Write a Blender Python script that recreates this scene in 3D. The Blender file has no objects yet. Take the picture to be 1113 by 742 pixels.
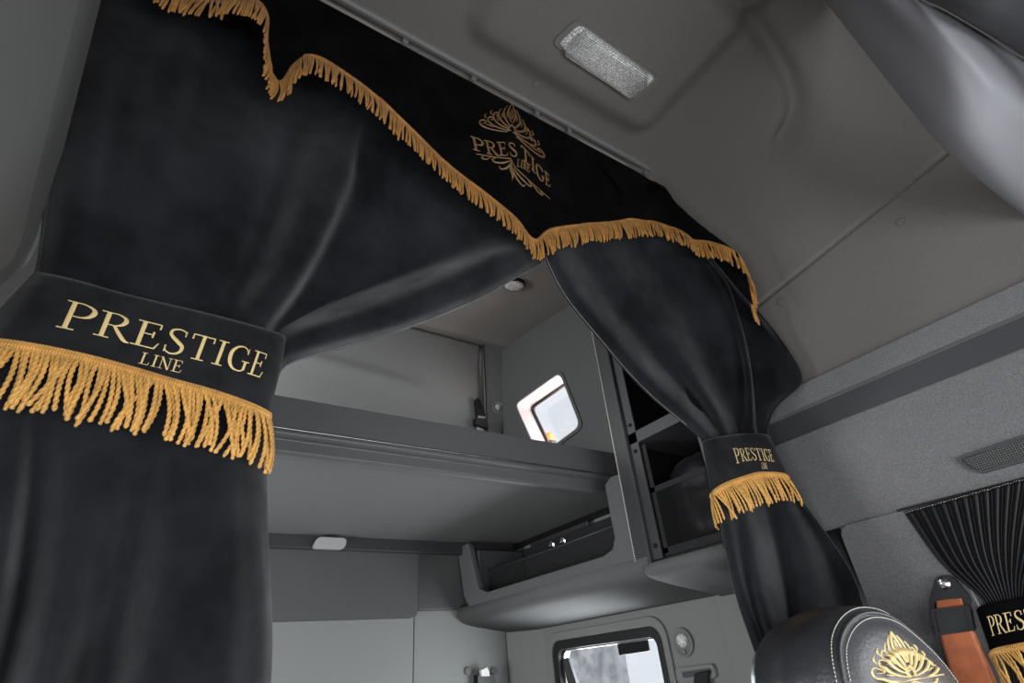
import bpy, bmesh, math, random
import numpy as np
from mathutils import Vector
from mathutils.geometry import tessellate_polygon
random.seed(7); np.random.seed(7)
C = bpy.context.scene.collection
LIFT = 1.15                       # camera height above the cab floor; everything is laid out relative to the lens, then lifted

# ------------------------------------------------------------------ camera geometry
F = 578.55
RM = np.array([[0.83745857, 0.23160704, 0.49499629], [-0.54078427, 0.48186732, 0.68946085], [-0.07883855, -0.8450811, 0.52879336]])
def P(u, v, **k):
    d = RM @ np.array([u - 556.5, v - 371, F]); a, val = list(k.items())[0]
    return d * val / d['XYZ'.index(a)]
def proj(p):
    q = np.asarray(p) @ RM
    return q[..., 0] / q[..., 2] * F + 556.5, q[..., 1] / q[..., 2] * F + 371

# ------------------------------------------------------------------ materials
def mat(name, col, rough=.6, metal=0., grain=0., gscale=400., gstr=.15, sheen=0., sheen_rough=.5, patch=0., pscale=6., spec=.5, coat=0., emis=None, estr=0., bumpdist=.001, detail=4):
    m = bpy.data.materials.new(name); m.use_nodes = True; nt = m.node_tree; b = nt.nodes['Principled BSDF']
    b.inputs['Base Color'].default_value = (*col, 1); b.inputs['Roughness'].default_value = rough; b.inputs['Metallic'].default_value = metal
    b.inputs['Specular IOR Level'].default_value = spec; b.inputs['Sheen Weight'].default_value = sheen; b.inputs['Sheen Roughness'].default_value = sheen_rough
    b.inputs['Coat Weight'].default_value = coat
    if emis: b.inputs['Emission Color'].default_value = (*emis, 1); b.inputs['Emission Strength'].default_value = estr
    tc = nt.nodes.new('ShaderNodeTexCoord')
    if gstr > 0:
        n = nt.nodes.new('ShaderNodeTexNoise'); n.inputs['Scale'].default_value = gscale; n.inputs['Detail'].default_value = detail
        nt.links.new(tc.outputs['Object'], n.inputs['Vector'])
        bp = nt.nodes.new('ShaderNodeBump'); bp.inputs['Strength'].default_value = gstr; bp.inputs['Distance'].default_value = bumpdist
        nt.links.new(n.outputs['Fac'], bp.inputs['Height']); nt.links.new(bp.outputs['Normal'], b.inputs['Normal'])
    if grain > 0 or patch > 0:
        n2 = nt.nodes.new('ShaderNodeTexNoise'); n2.inputs['Scale'].default_value = pscale if patch else gscale * .6; n2.inputs['Detail'].default_value = 5
        n2.inputs['Roughness'].default_value = .6
        nt.links.new(tc.outputs['Object'], n2.inputs['Vector'])
        r = nt.nodes.new('ShaderNodeValToRGB'); a = patch or grain
        r.color_ramp.elements[0].position = .35; r.color_ramp.elements[1].position = .68
        r.color_ramp.elements[0].color = (*[c * (1 - a) for c in col], 1); r.color_ramp.elements[1].color = (*[min(1, c * (1 + a)) for c in col], 1)
        nt.links.new(n2.outputs['Fac'], r.inputs['Fac']); nt.links.new(r.outputs['Color'], b.inputs['Base Color'])
        if patch and sheen > 0:
            mr = nt.nodes.new('ShaderNodeMapRange'); mr.inputs['From Min'].default_value = .35; mr.inputs['From Max'].default_value = .68
            mr.inputs['To Min'].default_value = sheen * (1 - patch * .7); mr.inputs['To Max'].default_value = sheen * (1 + patch * .7)
            nt.links.new(n2.outputs['Fac'], mr.inputs['Value']); nt.links.new(mr.outputs['Result'], b.inputs['Sheen Weight'])
    return m
M = dict(
    plastic=mat('grey_plastic', (.165, .165, .16), .55, gstr=.25, gscale=900, grain=.06),
    headliner=mat('headliner_cloth', (.155, .147, .136), .9, gstr=.5, gscale=700, grain=.12, sheen=.05),
    rearroof=mat('rear_roof_cloth', (.25, .235, .215), .8, gstr=.4, gscale=700, grain=.08),
    wallgrain=mat('grained_panel', (.17, .17, .175), .6, gstr=.8, gscale=600, grain=.30, bumpdist=.0015),
    strip=mat('smooth_dark_strip', (.055, .056, .06), .5, gstr=.05),
    rear=mat('rear_wall_panel_grey', (.22, .225, .215), .7, gstr=.2, gscale=600, grain=.05),
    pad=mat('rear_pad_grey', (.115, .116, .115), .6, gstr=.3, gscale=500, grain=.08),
    bunk=mat('bunk_grey', (.118, .119, .12), .42, gstr=.1, gscale=700),
    pan=mat('bunk_pan_grey', (.13, .13, .127), .6, gstr=.45, gscale=500, grain=.12),
    console=mat('console_grey', (.26, .26, .28), .5, gstr=.15, gscale=800),
    darkplastic=mat('dark_plastic', (.03, .03, .032), .5, gstr=.1),
    black=mat('black_plastic', (.010, .010, .011), .35, gstr=0, spec=.3),
    rubber=mat('black_rubber', (.01, .01, .01), .5, gstr=.2, gscale=300),
    net=mat('black_net_cord', (.045, .045, .045), .4, gstr=0),
    fabricblack=mat('black_fabric', (.012, .012, .013), .8, gstr=.3, gscale=300),
    suede=mat('black_suede', (.0125, .0135, .0165), .85, gstr=.5, gscale=900, sheen=.25, sheen_rough=.48, patch=.55, pscale=5, spec=.1),
    velvet=mat('black_velvet', (.0035, .0035, .004), .95, gstr=.3, gscale=900, sheen=.012, sheen_rough=.4, patch=.4, pscale=8, spec=.05),
    band=mat('black_suede_band', (.016, .0165, .0185), .85, gstr=.5, gscale=900, sheen=.15, sheen_rough=.45, patch=.35, pscale=14, spec=.1),
    gold=mat('gold_rayon', (.74, .40, .095), .42, gstr=.3, gscale=1500, sheen=.2, spec=.5, patch=.18, pscale=40),
    shadegold=mat('shaded_gold_rayon', (.50, .235, .05), .42, gstr=.3, gscale=1500, sheen=.15, spec=.5, patch=.2, pscale=40),  # valance fringe: darker copy of gold, the shade up there put into the colour
    poststrip=mat('post_grey', (.04, .04, .042), .5, gstr=.1),
    softpad=mat('matt_pad_grey', (.125, .127, .125), .8, gstr=.3, gscale=500, grain=.08, spec=.3),
    darkpad=mat('dark_pad_grey', (.075, .076, .075), .55, gstr=.3, gscale=500, grain=.08),
    thread=mat('gold_thread', (.86, .66, .30), .4, gstr=.3, gscale=1800, spec=.5),
    shadethread=mat('shaded_gold_thread', (.24, .135, .05), .4, gstr=.3, gscale=1800, spec=.5),  # valance embroidery: gold thread with the low light darkened into its colour
    palethread=mat('pale_thread', (.7, .68, .6), .6, gstr=0),
    leather=mat('black_leather', (.022, .023, .026), .38, gstr=.5, gscale=160, spec=.6, bumpdist=.0012),
    leatherpanel=mat('grey_black_leather', (.065, .067, .072), .33, gstr=.5, gscale=190, spec=.6, bumpdist=.0012),
    belt=mat('tan_belt_webbing', (.52, .14, .045), .55, gstr=.6, gscale=250, sheen=.3, patch=.2, pscale=25),
    chrome=mat('bright_metal', (.7, .7, .7), .2, 1., gstr=0),
    steel=mat('dull_metal', (.35, .35, .35), .35, 1., gstr=0),
    white=mat('white_plastic', (.75, .73, .66), .4, gstr=0),
    reveal=mat('pale_window_reveal', (.62, .58, .57), .45, gstr=.1),
    lamplens=mat('milky_lens', (.42, .42, .42), .2, gstr=0, coat=.5),
    satin=mat('black_satin', (.008, .008, .009), .42, gstr=.2, gscale=500, sheen=.03, spec=.3),
    outwall=mat('mottled_outside_wall', (.50, .50, .51), .9, gstr=.3, gscale=60, patch=.4, pscale=9),
    ground=mat('outside_ground', (.4, .4, .4), .9, gstr=.3, gscale=20),
    orange=mat('orange_marker_lens', (.9, .2, .03), .3, gstr=0, emis=(1, .25, .03), estr=1.1),
)
def glassmat():
    m = bpy.data.materials.new('window_glass'); m.use_nodes = True; nt = m.node_tree; nt.nodes.clear()
    o = nt.nodes.new('ShaderNodeOutputMaterial'); t = nt.nodes.new('ShaderNodeBsdfTransparent'); g = nt.nodes.new('ShaderNodeBsdfGlossy'); x = nt.nodes.new('ShaderNodeMixShader')
    t.inputs[0].default_value = (.93, .95, .96, 1); g.inputs['Roughness'].default_value = .03; x.inputs[0].default_value = .06
    nt.links.new(t.outputs[0], x.inputs[1]); nt.links.new(g.outputs[0], x.inputs[2]); nt.links.new(x.outputs[0], o.inputs[0]); return m
M['glass'] = glassmat()
def lensmat():      # ribbed clear lens
    m = mat('ribbed_lamp_lens', (.75, .75, .74), .12, gstr=0, coat=.6); nt = m.node_tree; b = nt.nodes['Principled BSDF']
    tc = nt.nodes.new('ShaderNodeTexCoord'); br = nt.nodes.new('ShaderNodeTexVoronoi'); br.inputs['Scale'].default_value = 260
    r = nt.nodes.new('ShaderNodeValToRGB'); r.color_ramp.elements[0].color = (.06, .06, .058, 1); r.color_ramp.elements[1].color = (1, 1, .97, 1)
    r.color_ramp.elements[0].position = .1; r.color_ramp.elements[1].position = .75
    nt.links.new(tc.outputs['Object'], br.inputs['Vector']); nt.links.new(br.outputs['Distance'], r.inputs['Fac']); nt.links.new(r.outputs['Color'], b.inputs['Base Color'])
    return m
M['lens'] = lensmat()
def grillemat():
    m = mat('perforated_grille', (.05, .05, .05), .5, gstr=0); nt = m.node_tree; b = nt.nodes['Principled BSDF']
    tc = nt.nodes.new('ShaderNodeTexCoord'); mp = nt.nodes.new('ShaderNodeMapping'); mp.inputs['Scale'].default_value = (0, 1, 1)
    br = nt.nodes.new('ShaderNodeTexVoronoi'); br.inputs['Scale'].default_value = 210; br.inputs['Randomness'].default_value = .12
    r = nt.nodes.new('ShaderNodeValToRGB'); r.color_ramp.elements[0].color = (.003, .003, .003, 1); r.color_ramp.elements[1].color = (.13, .13, .13, 1)
    r.color_ramp.elements[0].position = .38; r.color_ramp.elements[1].position = .5
    nt.links.new(tc.outputs['Object'], mp.inputs['Vector']); nt.links.new(mp.outputs[0], br.inputs['Vector']); nt.links.new(br.outputs['Distance'], r.inputs['Fac']); nt.links.new(r.outputs['Color'], b.inputs['Base Color'])
    return m
M['grille'] = grillemat()

# ------------------------------------------------------------------ object helpers
def root_of(o):
    while o.parent: o = o.parent
    return o
def obj(name, verts, faces, m, parent=None, smooth=False, bevel=0., solid=0., label=None, segs=2, origin=None, solid_off=-1):
    v = np.asarray(verts, float)
    if parent is None:
        loc = np.array(origin) if origin is not None else np.array([v[:, 0].mean(), v[:, 1].mean(), v[:, 2].min()])
    else:
        loc = np.array(root_of(parent).location)
    me = bpy.data.meshes.new(name); me.from_pydata((v - loc).tolist(), [], [tuple(int(i) for i in f) for f in faces]); me.validate(); me.update()
    if smooth: me.polygons.foreach_set('use_smooth', [True] * len(me.polygons))
    o = bpy.data.objects.new(name, me); C.objects.link(o); me.materials.append(M[m] if isinstance(m, str) else m)
    if parent is None: o.location = loc
    else: o.parent = parent
    if solid:
        s = o.modifiers.new('thickness', 'SOLIDIFY'); s.thickness = solid; s.offset = solid_off
    if bevel:
        b = o.modifiers.new('bevel', 'BEVEL'); b.width = bevel; b.segments = segs; b.limit_method = 'ANGLE'; b.angle_limit = math.radians(35); b.harden_normals = False
    if label: o['label'] = label
    return o
def thing(name, label, cat, loc, group=None):
    o = bpy.data.objects.new(name, None); C.objects.link(o); o.location = loc; o.empty_display_size = .05
    return tag(o, label, cat, group)
def tag(o, label, cat, group=None):
    o['label'] = label; o['category'] = cat
    if group: o['group'] = group
    return o
def struct(o): o['kind'] = 'structure'; return o
def boxg(x0, x1, y0, y1, z0, z1):
    v = [(x, y, z) for z in (z0, z1) for x, y in ((x0, y0), (x1, y0), (x1, y1), (x0, y1))]
    f = [(3, 2, 1, 0), (4, 5, 6, 7), (0, 1, 5, 4), (1, 2, 6, 5), (2, 3, 7, 6), (3, 0, 4, 7)]
    return v, f
def box(name, b, m, parent=None, bevel=.004, **k):
    v, f = boxg(*b); return obj(name, v, f, m, parent, bevel=bevel, **k)
def merge(*gs):
    V = []; Fs = []
    for v, f in gs:
        n = len(V); V += [tuple(p) for p in v]; Fs += [tuple(i + n for i in q) for q in f]
    return V, Fs
def rrect(y0, y1, z0, z1, r, n=6):
    p = []
    for cx, cz, a0 in ((y1 - r, z1 - r, 0), (y0 + r, z1 - r, 90), (y0 + r, z0 + r, 180), (y1 - r, z0 + r, 270)):
        for i in range(n + 1):
            a = math.radians(a0 + 90 * i / n); p.append((cx + r * math.cos(a), cz + r * math.sin(a)))
    return p
def rpoly(pts, r, n=6):
    out = []; N = len(pts)
    for i in range(N):
        a = np.array(pts[i - 1], float); b = np.array(pts[i], float); c = np.array(pts[(i + 1) % N], float)
        rr = r[i] if isinstance(r, (list, tuple)) else r
        u = (a - b); w = (c - b); lu = np.linalg.norm(u); lw = np.linalg.norm(w); k = min(rr, lu * .48, lw * .48)
        p0 = b + u / lu * k; p1 = b + w / lw * k
        for j in range(n + 1):
            t = j / n; out.append(tuple((1 - t) ** 2 * p0 + 2 * t * (1 - t) * b + t * t * p1))
    return out
def prism(loops, fn, d0, d1):
    """loops: outer then holes, 2-D; fn(a,b,d)->3-D"""
    tris = tessellate_polygon([[Vector((a, b, 0)) for a, b in L] for L in loops])
    flat = [p for L in loops for p in L]; n = len(flat)
    V = [fn(a, b, d0) for a, b in flat] + [fn(a, b, d1) for a, b in flat]
    Fs = [t for t in tris] + [tuple(i + n for i in reversed(t)) for t in tris]; k = 0
    for L in loops:
        m = len(L)
        for i in range(m): Fs.append((k + i, k + (i + 1) % m, k + (i + 1) % m + n, k + i + n))
        k += m
    return V, Fs
def fixn(o):
    bm = bmesh.new(); bm.from_mesh(o.data); bmesh.ops.recalc_face_normals(bm, faces=bm.faces); bm.to_mesh(o.data); bm.free(); return o
def XP(a, b, d): return (d, a, b)      # outline in (Y,Z), depth X
def YP(a, b, d): return (a, d, b)      # outline in (X,Z), depth Y
def ZP(a, b, d): return (a, b, d)
def plate(name, loops, fn, d0, d1, m, parent=None, bevel=.003, **k):
    v, f = prism(loops, fn, d0, d1); return fixn(obj(name, v, f, m, parent, bevel=bevel, **k))
def cat(P4, n):
    """Catmull-Rom through points -> n samples by chord length"""
    Q = np.asarray(P4, float)
    if len(Q) == 2: return Q[0] + (Q[1] - Q[0]) * np.linspace(0, 1, n)[:, None]
    d = np.r_[0, np.cumsum(np.linalg.norm(np.diff(Q[:, :3], axis=0), axis=1) + 1e-9)]; d /= d[-1]
    T = np.linspace(0, 1, n); k = np.clip(np.searchsorted(d, T, 'right') - 1, 0, len(Q) - 2)
    m = np.zeros_like(Q)
    m[1:-1] = (Q[2:] - Q[:-2]) / (d[2:] - d[:-2])[:, None]; m[0] = (Q[1] - Q[0]) / (d[1] - d[0]); m[-1] = (Q[-1] - Q[-2]) / (d[-1] - d[-2])
    h = (d[k + 1] - d[k]); t = (T - d[k]) / h; t = t[:, None]; h = h[:, None]
    return (2 * t**3 - 3 * t**2 + 1) * Q[k] + (t**3 - 2 * t**2 + t) * h * m[k] + (-2 * t**3 + 3 * t**2) * Q[k + 1] + (t**3 - t**2) * h * m[k + 1]
class Surf:
    def __init__(s, cols, Mr, sub, uniform=True):
        A = np.array([cat(c, Mr) for c in cols])               # n,Mr,3
        n = len(cols)
        if sub > 1:
            T = np.linspace(0, n - 1, (n - 1) * sub + 1); k = np.clip(T.astype(int), 0, n - 2); t = (T - k)[:, None, None]
            m = np.zeros_like(A); m[1:-1] = (A[2:] - A[:-2]) / 2; m[0] = A[1] - A[0]; m[-1] = A[-1] - A[-2]
            A = (2*t**3-3*t**2+1)*A[k] + (t**3-2*t**2+t)*m[k] + (-2*t**3+3*t**2)*A[k+1] + (t**3-t**2)*m[k+1]
        s.G = A; s.norm()
    def norm(s):
        gu = np.gradient(s.G, axis=0); gv = np.gradient(s.G, axis=1); N = np.cross(gu, gv); N /= (np.linalg.norm(N, axis=2, keepdims=True) + 1e-12)
        # towards the cab interior (the viewer's side of the cloth)
        if (N * s.G).sum(axis=2).mean() > 0: N = -N
        s.N = N
    def at(s, a, b, off=0.):
        """a,b in grid index units (float)"""
        n, m = s.G.shape[:2]; a = min(max(a, 0), n - 1.0001); b = min(max(b, 0), m - 1.0001); i, j = int(a), int(b); f, g = a - i, b - j
        L = lambda A: (A[i, j] * (1 - f) + A[i + 1, j] * f) * (1 - g) + (A[i, j + 1] * (1 - f) + A[i + 1, j + 1] * f) * g
        return L(s.G) + L(s.N) * off
    def inv(s, u, v):
        U, V = proj(s.G); D = (U - u) ** 2 + (V - v) ** 2; i, j = np.unravel_index(D.argmin(), D.shape); n, m = D.shape
        i = min(max(i, 1), n - 2); j = min(max(j, 1), m - 2)
        J = np.array([[U[i+1, j] - U[i-1, j], U[i, j+1] - U[i, j-1]], [V[i+1, j] - V[i-1, j], V[i, j+1] - V[i, j-1]]]) / 2
        try: d = np.linalg.solve(J, [u - U[i, j], v - V[i, j]])
        except Exception: d = [0, 0]
        return i + float(np.clip(d[0], -3, 3)), j + float(np.clip(d[1], -3, 3))
    def geo(s):
        n, m = s.G.shape[:2]; V = s.G.reshape(-1, 3); Fs = [(i*m+j, (i+1)*m+j, (i+1)*m+j+1, i*m+j+1) for i in range(n-1) for j in range(m-1)]
        return V, Fs
    def mesh(s, name, m, parent=None, solid=.003, **k):
        V, Fs = s.geo(); return obj(name, V, Fs, m, parent, smooth=True, solid=solid, solid_off=0, **k)
def tube(path, r, n=8, closed=False):
    p = np.asarray(path, float); N = len(p); V = []; Fs = []
    T = np.gradient(p, axis=0); T /= np.linalg.norm(T, axis=1, keepdims=True) + 1e-12
    ref = np.array([0, 0, 1.]) if abs(T[0][2]) < .8 else np.array([1., 0, 0])
    for i in range(N):
        a = np.cross(T[i], ref); a /= np.linalg.norm(a) + 1e-12; b = np.cross(T[i], a); ref = np.cross(a, T[i]) if True else ref
        rr = r[i] if hasattr(r, '__len__') else r
        for k in range(n):
            w = 2 * math.pi * k / n; V.append(p[i] + rr * (math.cos(w) * a + math.sin(w) * b))
    for i in range(N - 1):
        for k in range(n): Fs.append((i*n+k, i*n+(k+1) % n, (i+1)*n+(k+1) % n, (i+1)*n+k))
    Fs.append(tuple(reversed(range(n)))); Fs.append(tuple(range((N-1)*n, N*n)))
    return V, Fs
def disc(c, nrm, up, prof, n=28):
    """lathe: prof list of (radius, height along nrm)"""
    c = np.array(c, float); nrm = np.array(nrm, float); nrm /= np.linalg.norm(nrm); a = np.cross(nrm, up); a /= np.linalg.norm(a); b = np.cross(nrm, a); V = []; Fs = []
    for r, h in prof:
        for k in range(n):
            w = 2*math.pi*k/n; V.append(c + nrm*h + max(r, 1e-5)*(math.cos(w)*a + math.sin(w)*b))
    for i in range(len(prof)-1):
        for k in range(n): Fs.append((i*n+k, i*n+(k+1) % n, (i+1)*n+(k+1) % n, (i+1)*n+k))
    Fs.append(tuple(range((len(prof)-1)*n, len(prof)*n))); Fs.append(tuple(reversed(range(n))))
    return V, Fs
# ------------------------------------------------------------------ embroidery
def stemS(x, w=.13): return [([(x, 0), (x, 1)], [w, w])]
def ser(x0, x1, y, w=.045): return [([(x0, y), (x1, y)], [w, w])]
def vs(x, y0, y1, w=.045): return [([(x, y0), (x, y1)], [w, w * 1.4])]
GL = {
 'P': (.70, stemS(.17) + ser(0, .36, .02) + ser(0, .2, .98) + [([(.17, .97), (.38, .98), (.58, .88), (.62, .73), (.54, .56), (.38, .48), (.2, .48)], [.045, .05, .10, .14, .11, .05, .04])]),
 'R': (.80, stemS(.17) + ser(0, .34, .02) + ser(0, .2, .98) + [([(.17, .97), (.38, .98), (.56, .88), (.59, .74), (.52, .59), (.38, .51), (.2, .51)], [.045, .05, .10, .14, .11, .05, .04]), ([(.36, .52), (.55, .22), (.70, .03), (.82, .0)], [.09, .12, .11, .04])]),
 'E': (.74, stemS(.17) + ser(0, .60, .02, .05) + ser(0, .58, .98, .05) + vs(.585, .98, .78) + ser(.17, .46, .52, .05) + vs(.46, .40, .64, .05) + [([(.58, .02), (.66, .24)], [.06, .04])]),
 'S': (.62, [([(.50, .78), (.47, .93), (.30, .995), (.12, .92), (.09, .76), (.18, .63), (.38, .46), (.50, .34), (.50, .16), (.38, .03), (.22, .005), (.09, .08), (.06, .24)], [.03, .05, .06, .09, .11, .13, .15, .13, .11, .08, .06, .05, .03])] + vs(.50, .96, .74, .04) + vs(.06, .02, .27, .04)),
 'T': (.74, stemS(.36) + ser(.03, .69, .97, .055) + vs(.04, .97, .76) + vs(.68, .97, .76) + ser(.18, .54, .02)),
 'I': (.40, stemS(.19) + ser(.02, .36, .02) + ser(.02, .36, .98)),
 'G': (.84, [([(.66, .76), (.60, .90), (.44, .99), (.24, .93), (.10, .72), (.08, .48), (.13, .24), (.27, .06), (.46, .005), (.60, .03), (.67, .10)], [.03, .05, .06, .10, .14, .15, .14, .10, .06, .06, .06])] + [([(.67, .40), (.67, .07)], [.12, .12])] + ser(.52, .82, .41) + vs(.665, .96, .72, .04)),
 'L': (.66, stemS(.17) + ser(0, .56, .02, .05) + ser(0, .34, .98) + [([(.54, .02), (.60, .24)], [.06, .04])]),
 'N': (.84, [([(.15, 0), (.15, 1)], [.05, .05]), ([(.13, 1), (.66, 0)], [.14, .14]), ([(.68, 0), (.68, 1)], [.05, .05])] + ser(0, .30, .02) + ser(0, .18, .98) + ser(.53, .82, .98)),
}
def ribbon(pts, w, fn, seg=.12, h=1.):
    """fn(x,y,hfrac)->3D.  three-vertex raised ribbon"""
    n = max(2, len(pts) * 4) if len(pts) > 2 else 4
    A = cat([(p[0], p[1], ww) for p, ww in zip(pts, w)], n) if len(pts) > 2 else np.linspace(np.array([*pts[0], w[0]]), np.array([*pts[1], w[-1]]), n)
    T = np.gradient(A[:, :2], axis=0); T /= np.linalg.norm(T, axis=1, keepdims=True) + 1e-12; V = []; Fs = []
    for (x, y, ww), t in zip(A, T):
        nx, ny = -t[1], t[0]; q = max(ww, .004) / 2
        V += [fn(x + nx*q, y + ny*q, 0.), fn(x + nx*q*.6, y + ny*q*.6, h), fn(x - nx*q*.6, y - ny*q*.6, h), fn(x - nx*q, y - ny*q, 0.)]
    for i in range(n-1):
        for k in range(3): Fs.append((4*i+k, 4*i+k+1, 4*i+k+5, 4*i+k+4))
    return V, Fs
def textg(s, fn, first=1.0, gap=.05):
    """text laid in box x:0..1 (total width), y:0..1 (cap height)"""
    W = sum(GL[c][0] * (first if i == 0 else 1) for i, c in enumerate(s)) + gap * (len(s)-1); x = 0; gs = []
    for i, c in enumerate(s):
        k = first if i == 0 else 1
        for pts, w in GL[c][1]:
            gs.append(ribbon([((x + px*k)/W*1., py*k - (k-1)*.35) for px, py in pts], w, lambda a, b, h: fn(a, b, h)) if False else ribbon([(x + px*k, py*k - (k-1)*.35) for px, py in pts], [q*k*1.3 for q in w], lambda a, b, h: fn(a / W, b, h)))
        x += GL[c][0]*k + gap
    return merge(*gs)
def quadmap(S, q, off0=.0006, off1=.0022):
    """q: four image points BL,BR,TR,TL marking a patch of the cloth -> fn on surface S"""
    st = [np.array(S.inv(*p)) for p in q]
    def fn(x, y, h):
        a = (st[0]*(1-x) + st[1]*x)*(1-y) + (st[3]*(1-x) + st[2]*x)*y
        return S.at(a[0], a[1], off0 + (off1-off0)*h)
    return fn
def spiral(cx, cy, r, a0, turns, sgn=1, w0=.02, w1=.05, n=10, tail=None):
    pts = []; w = []
    for i in range(n):
        t = i/(n-1); a = math.radians(a0) + sgn*2*math.pi*turns*(1-t); rr = r*(.12 + .88*t)
        pts.append((cx + rr*math.cos(a), cy + rr*math.sin(a))); w.append(w0 + (w1-w0)*t)
    if tail:
        for p, ww in tail: pts.append(p); w.append(ww)
    return pts, w
def crest_strokes():
    """half of a symmetric acanthus crest, x>=0 half, y 0..1; mirrored"""
    H = [([(.015, .30), (.06, .50), (.085, .70), (.04, .88), (0, 1.0)], [.015, .04, .05, .035, .008]),
         ([(.0, .42), (.025, .60), (0, .80)], [.015, .03, .01]),
         ([(.03, .12), (.12, .34), (.19, .56), (.17, .76), (.10, .90)], [.02, .045, .055, .035, .008]),
         ([(.10, .46), (.12, .60), (.10, .72)], [.01, .025, .008]),
         ([(.05, .10), (.20, .26), (.30, .46), (.30, .64), (.24, .76)], [.02, .045, .055, .035, .008]),
         ([(.21, .42), (.235, .54), (.21, .64)], [.01, .025, .008]),
         ([(.06, .06), (.26, .16), (.40, .32), (.43, .50), (.37, .60), (.31, .56), (.33, .49), (.37, .50)], [.02, .045, .05, .045, .035, .03, .02, .01]),
         ([(.30, .30), (.345, .40), (.34, .46)], [.01, .025, .008]),
         ([(.06, .0), (.28, .05), (.46, .14), (.56, .28), (.53, .40), (.45, .40), (.44, .32), (.49, .31)], [.02, .04, .05, .045, .035, .03, .02, .01]),
         ([(.10, -.05), (.36, -.05), (.60, .0), (.74, .10), (.75, .22), (.67, .27), (.60, .22), (.63, .15), (.68, .17)], [.02, .035, .05, .05, .04, .035, .03, .02, .01]),
         ([(.02, .0), (.09, .06), (.07, .16), (.0, .20)], [.02, .04, .04, .02]), ([(.0, .24), (.05, .20), (.10, .26)], [.01, .03, .01]),
         ([(.42, .06), (.52, .10), (.60, .12)], [.01, .025, .008]), ([(.60, .34), (.64, .42), (.60, .50)], [.01, .035, .008]), ([(.46, .48), (.50, .58), (.46, .66)], [.01, .035, .008])]
    return H + [([(-x, y) for x, y in p], w) for p, w in H]

def pp(pts, **k):
    """image points seen on one plane -> the plane's own two coordinates"""
    keep = [i for i in range(3) if 'XYZ'[i] != list(k)[0]]
    return [tuple(P(u, v, **k)[keep]) for u, v in pts]
def Pn(u, v, p0, n):
    d = RM @ np.array([u - 556.5, v - 371, F]); return d * (np.dot(p0, n) / np.dot(d, n))
# ================================================================== THE CAB SHELL
struct(box('floor', (-.45, 1.66, -1.05, 2.42, -1.20, -1.15), 'darkplastic'))
# ceiling: front headliner with pressed shapes, curving down into the sides, and the raised rear roof
prof = cat([(-.43, .67), (-.41, .9), (-.36, 1.12), (-.22, 1.33), (.0, 1.42), (.3, 1.42), (.6, 1.42), (.85, 1.42), (1.08, 1.42), (1.26, 1.365), (1.40, 1.22), (1.475, 1.06), (1.515, .9), (1.54, .78), (1.55, .665)], 620)
def hitprof(u, v):
    d = RM @ np.array([u-556.5, v-371, F]); best = None
    for a, b in zip(prof[:-1], prof[1:]):
        if a[0] < .2: continue
        den = d[0]*(b[1]-a[1]) - d[2]*(b[0]-a[0])
        if abs(den) < 1e-9: continue
        t = (a[0]*(b[1]-a[1]) - a[1]*(b[0]-a[0]))/den; p = d*t; s = ((p[0]-a[0])*(b[0]-a[0]) + (p[2]-a[1])*(b[1]-a[1]))/((b[0]-a[0])**2+(b[1]-a[1])**2)
        if -.01 <= s <= 1.01 and t > 0: best = (p[0], p[1])
    return best
arc = cat([hitprof(*q) for q in ((745, -55), (775, -22), (800, 2), (832, 42), (856, 80), (866, 110), (864, 135), (852, 158))], 60)
ys = np.linspace(-1.0, .84, 120); V = []
def sst(x): x = min(max(x, 0), 1); return x*x*(3-2*x)
for x, z in prof:
    for y in ys:
        # pressed lamp boss: rounded rectangle X .40..1.0, Y<.62
        dx = abs(x - .71) - .26; dy = abs(y - .25) - .32
        sd = math.hypot(max(dx, 0), max(dy, 0)) + min(max(dx, dy), 0) - .05
        h = -.032 * (1 - sst(sd/.075 + .5)) if z > 1.3 else 0
        # sculpted arc towards the overhead console
        if x > .8:
            da = np.hypot(arc[:, 0] - x, arc[:, 1] - y).min(); h += .022 * math.exp(-(da/.022)**2) * 1.8
        # pressed seam line along the side
        s = abs(z - (1.035 - (y - .1)*.13)); 
        xx = x
        if x > 1.3: xx = x + .014 * math.exp(-(s/.0042)**2)
        V.append((xx, y, z + h))
n, m = len(prof), len(ys)
g1 = (V, [(i*m+j, i*m+j+1, (i+1)*m+j+1, (i+1)*m+j) for i in range(n-1) for j in range(m-1)])
V = []; xs = np.linspace(-.43, 1.54, 60); yr = np.linspace(.74, 2.26, 60)
for x in xs:
    for y in yr:
        z = 1.425 + .129*(y-.78); z -= .022*math.exp(-((y-2.12)/.035)**2); V.append((x, y, z))
g2 = (V, [(i*60+j, i*60+j+1, (i+1)*60+j+1, (i+1)*60+j) for i in range(59) for j in range(59)])
struct(obj('ceiling', *g1, 'headliner', smooth=True, solid=.02, solid_off=-1))
struct(obj('ceiling.001', *g2, 'rearroof', smooth=True, solid=.02, solid_off=-1))
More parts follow.
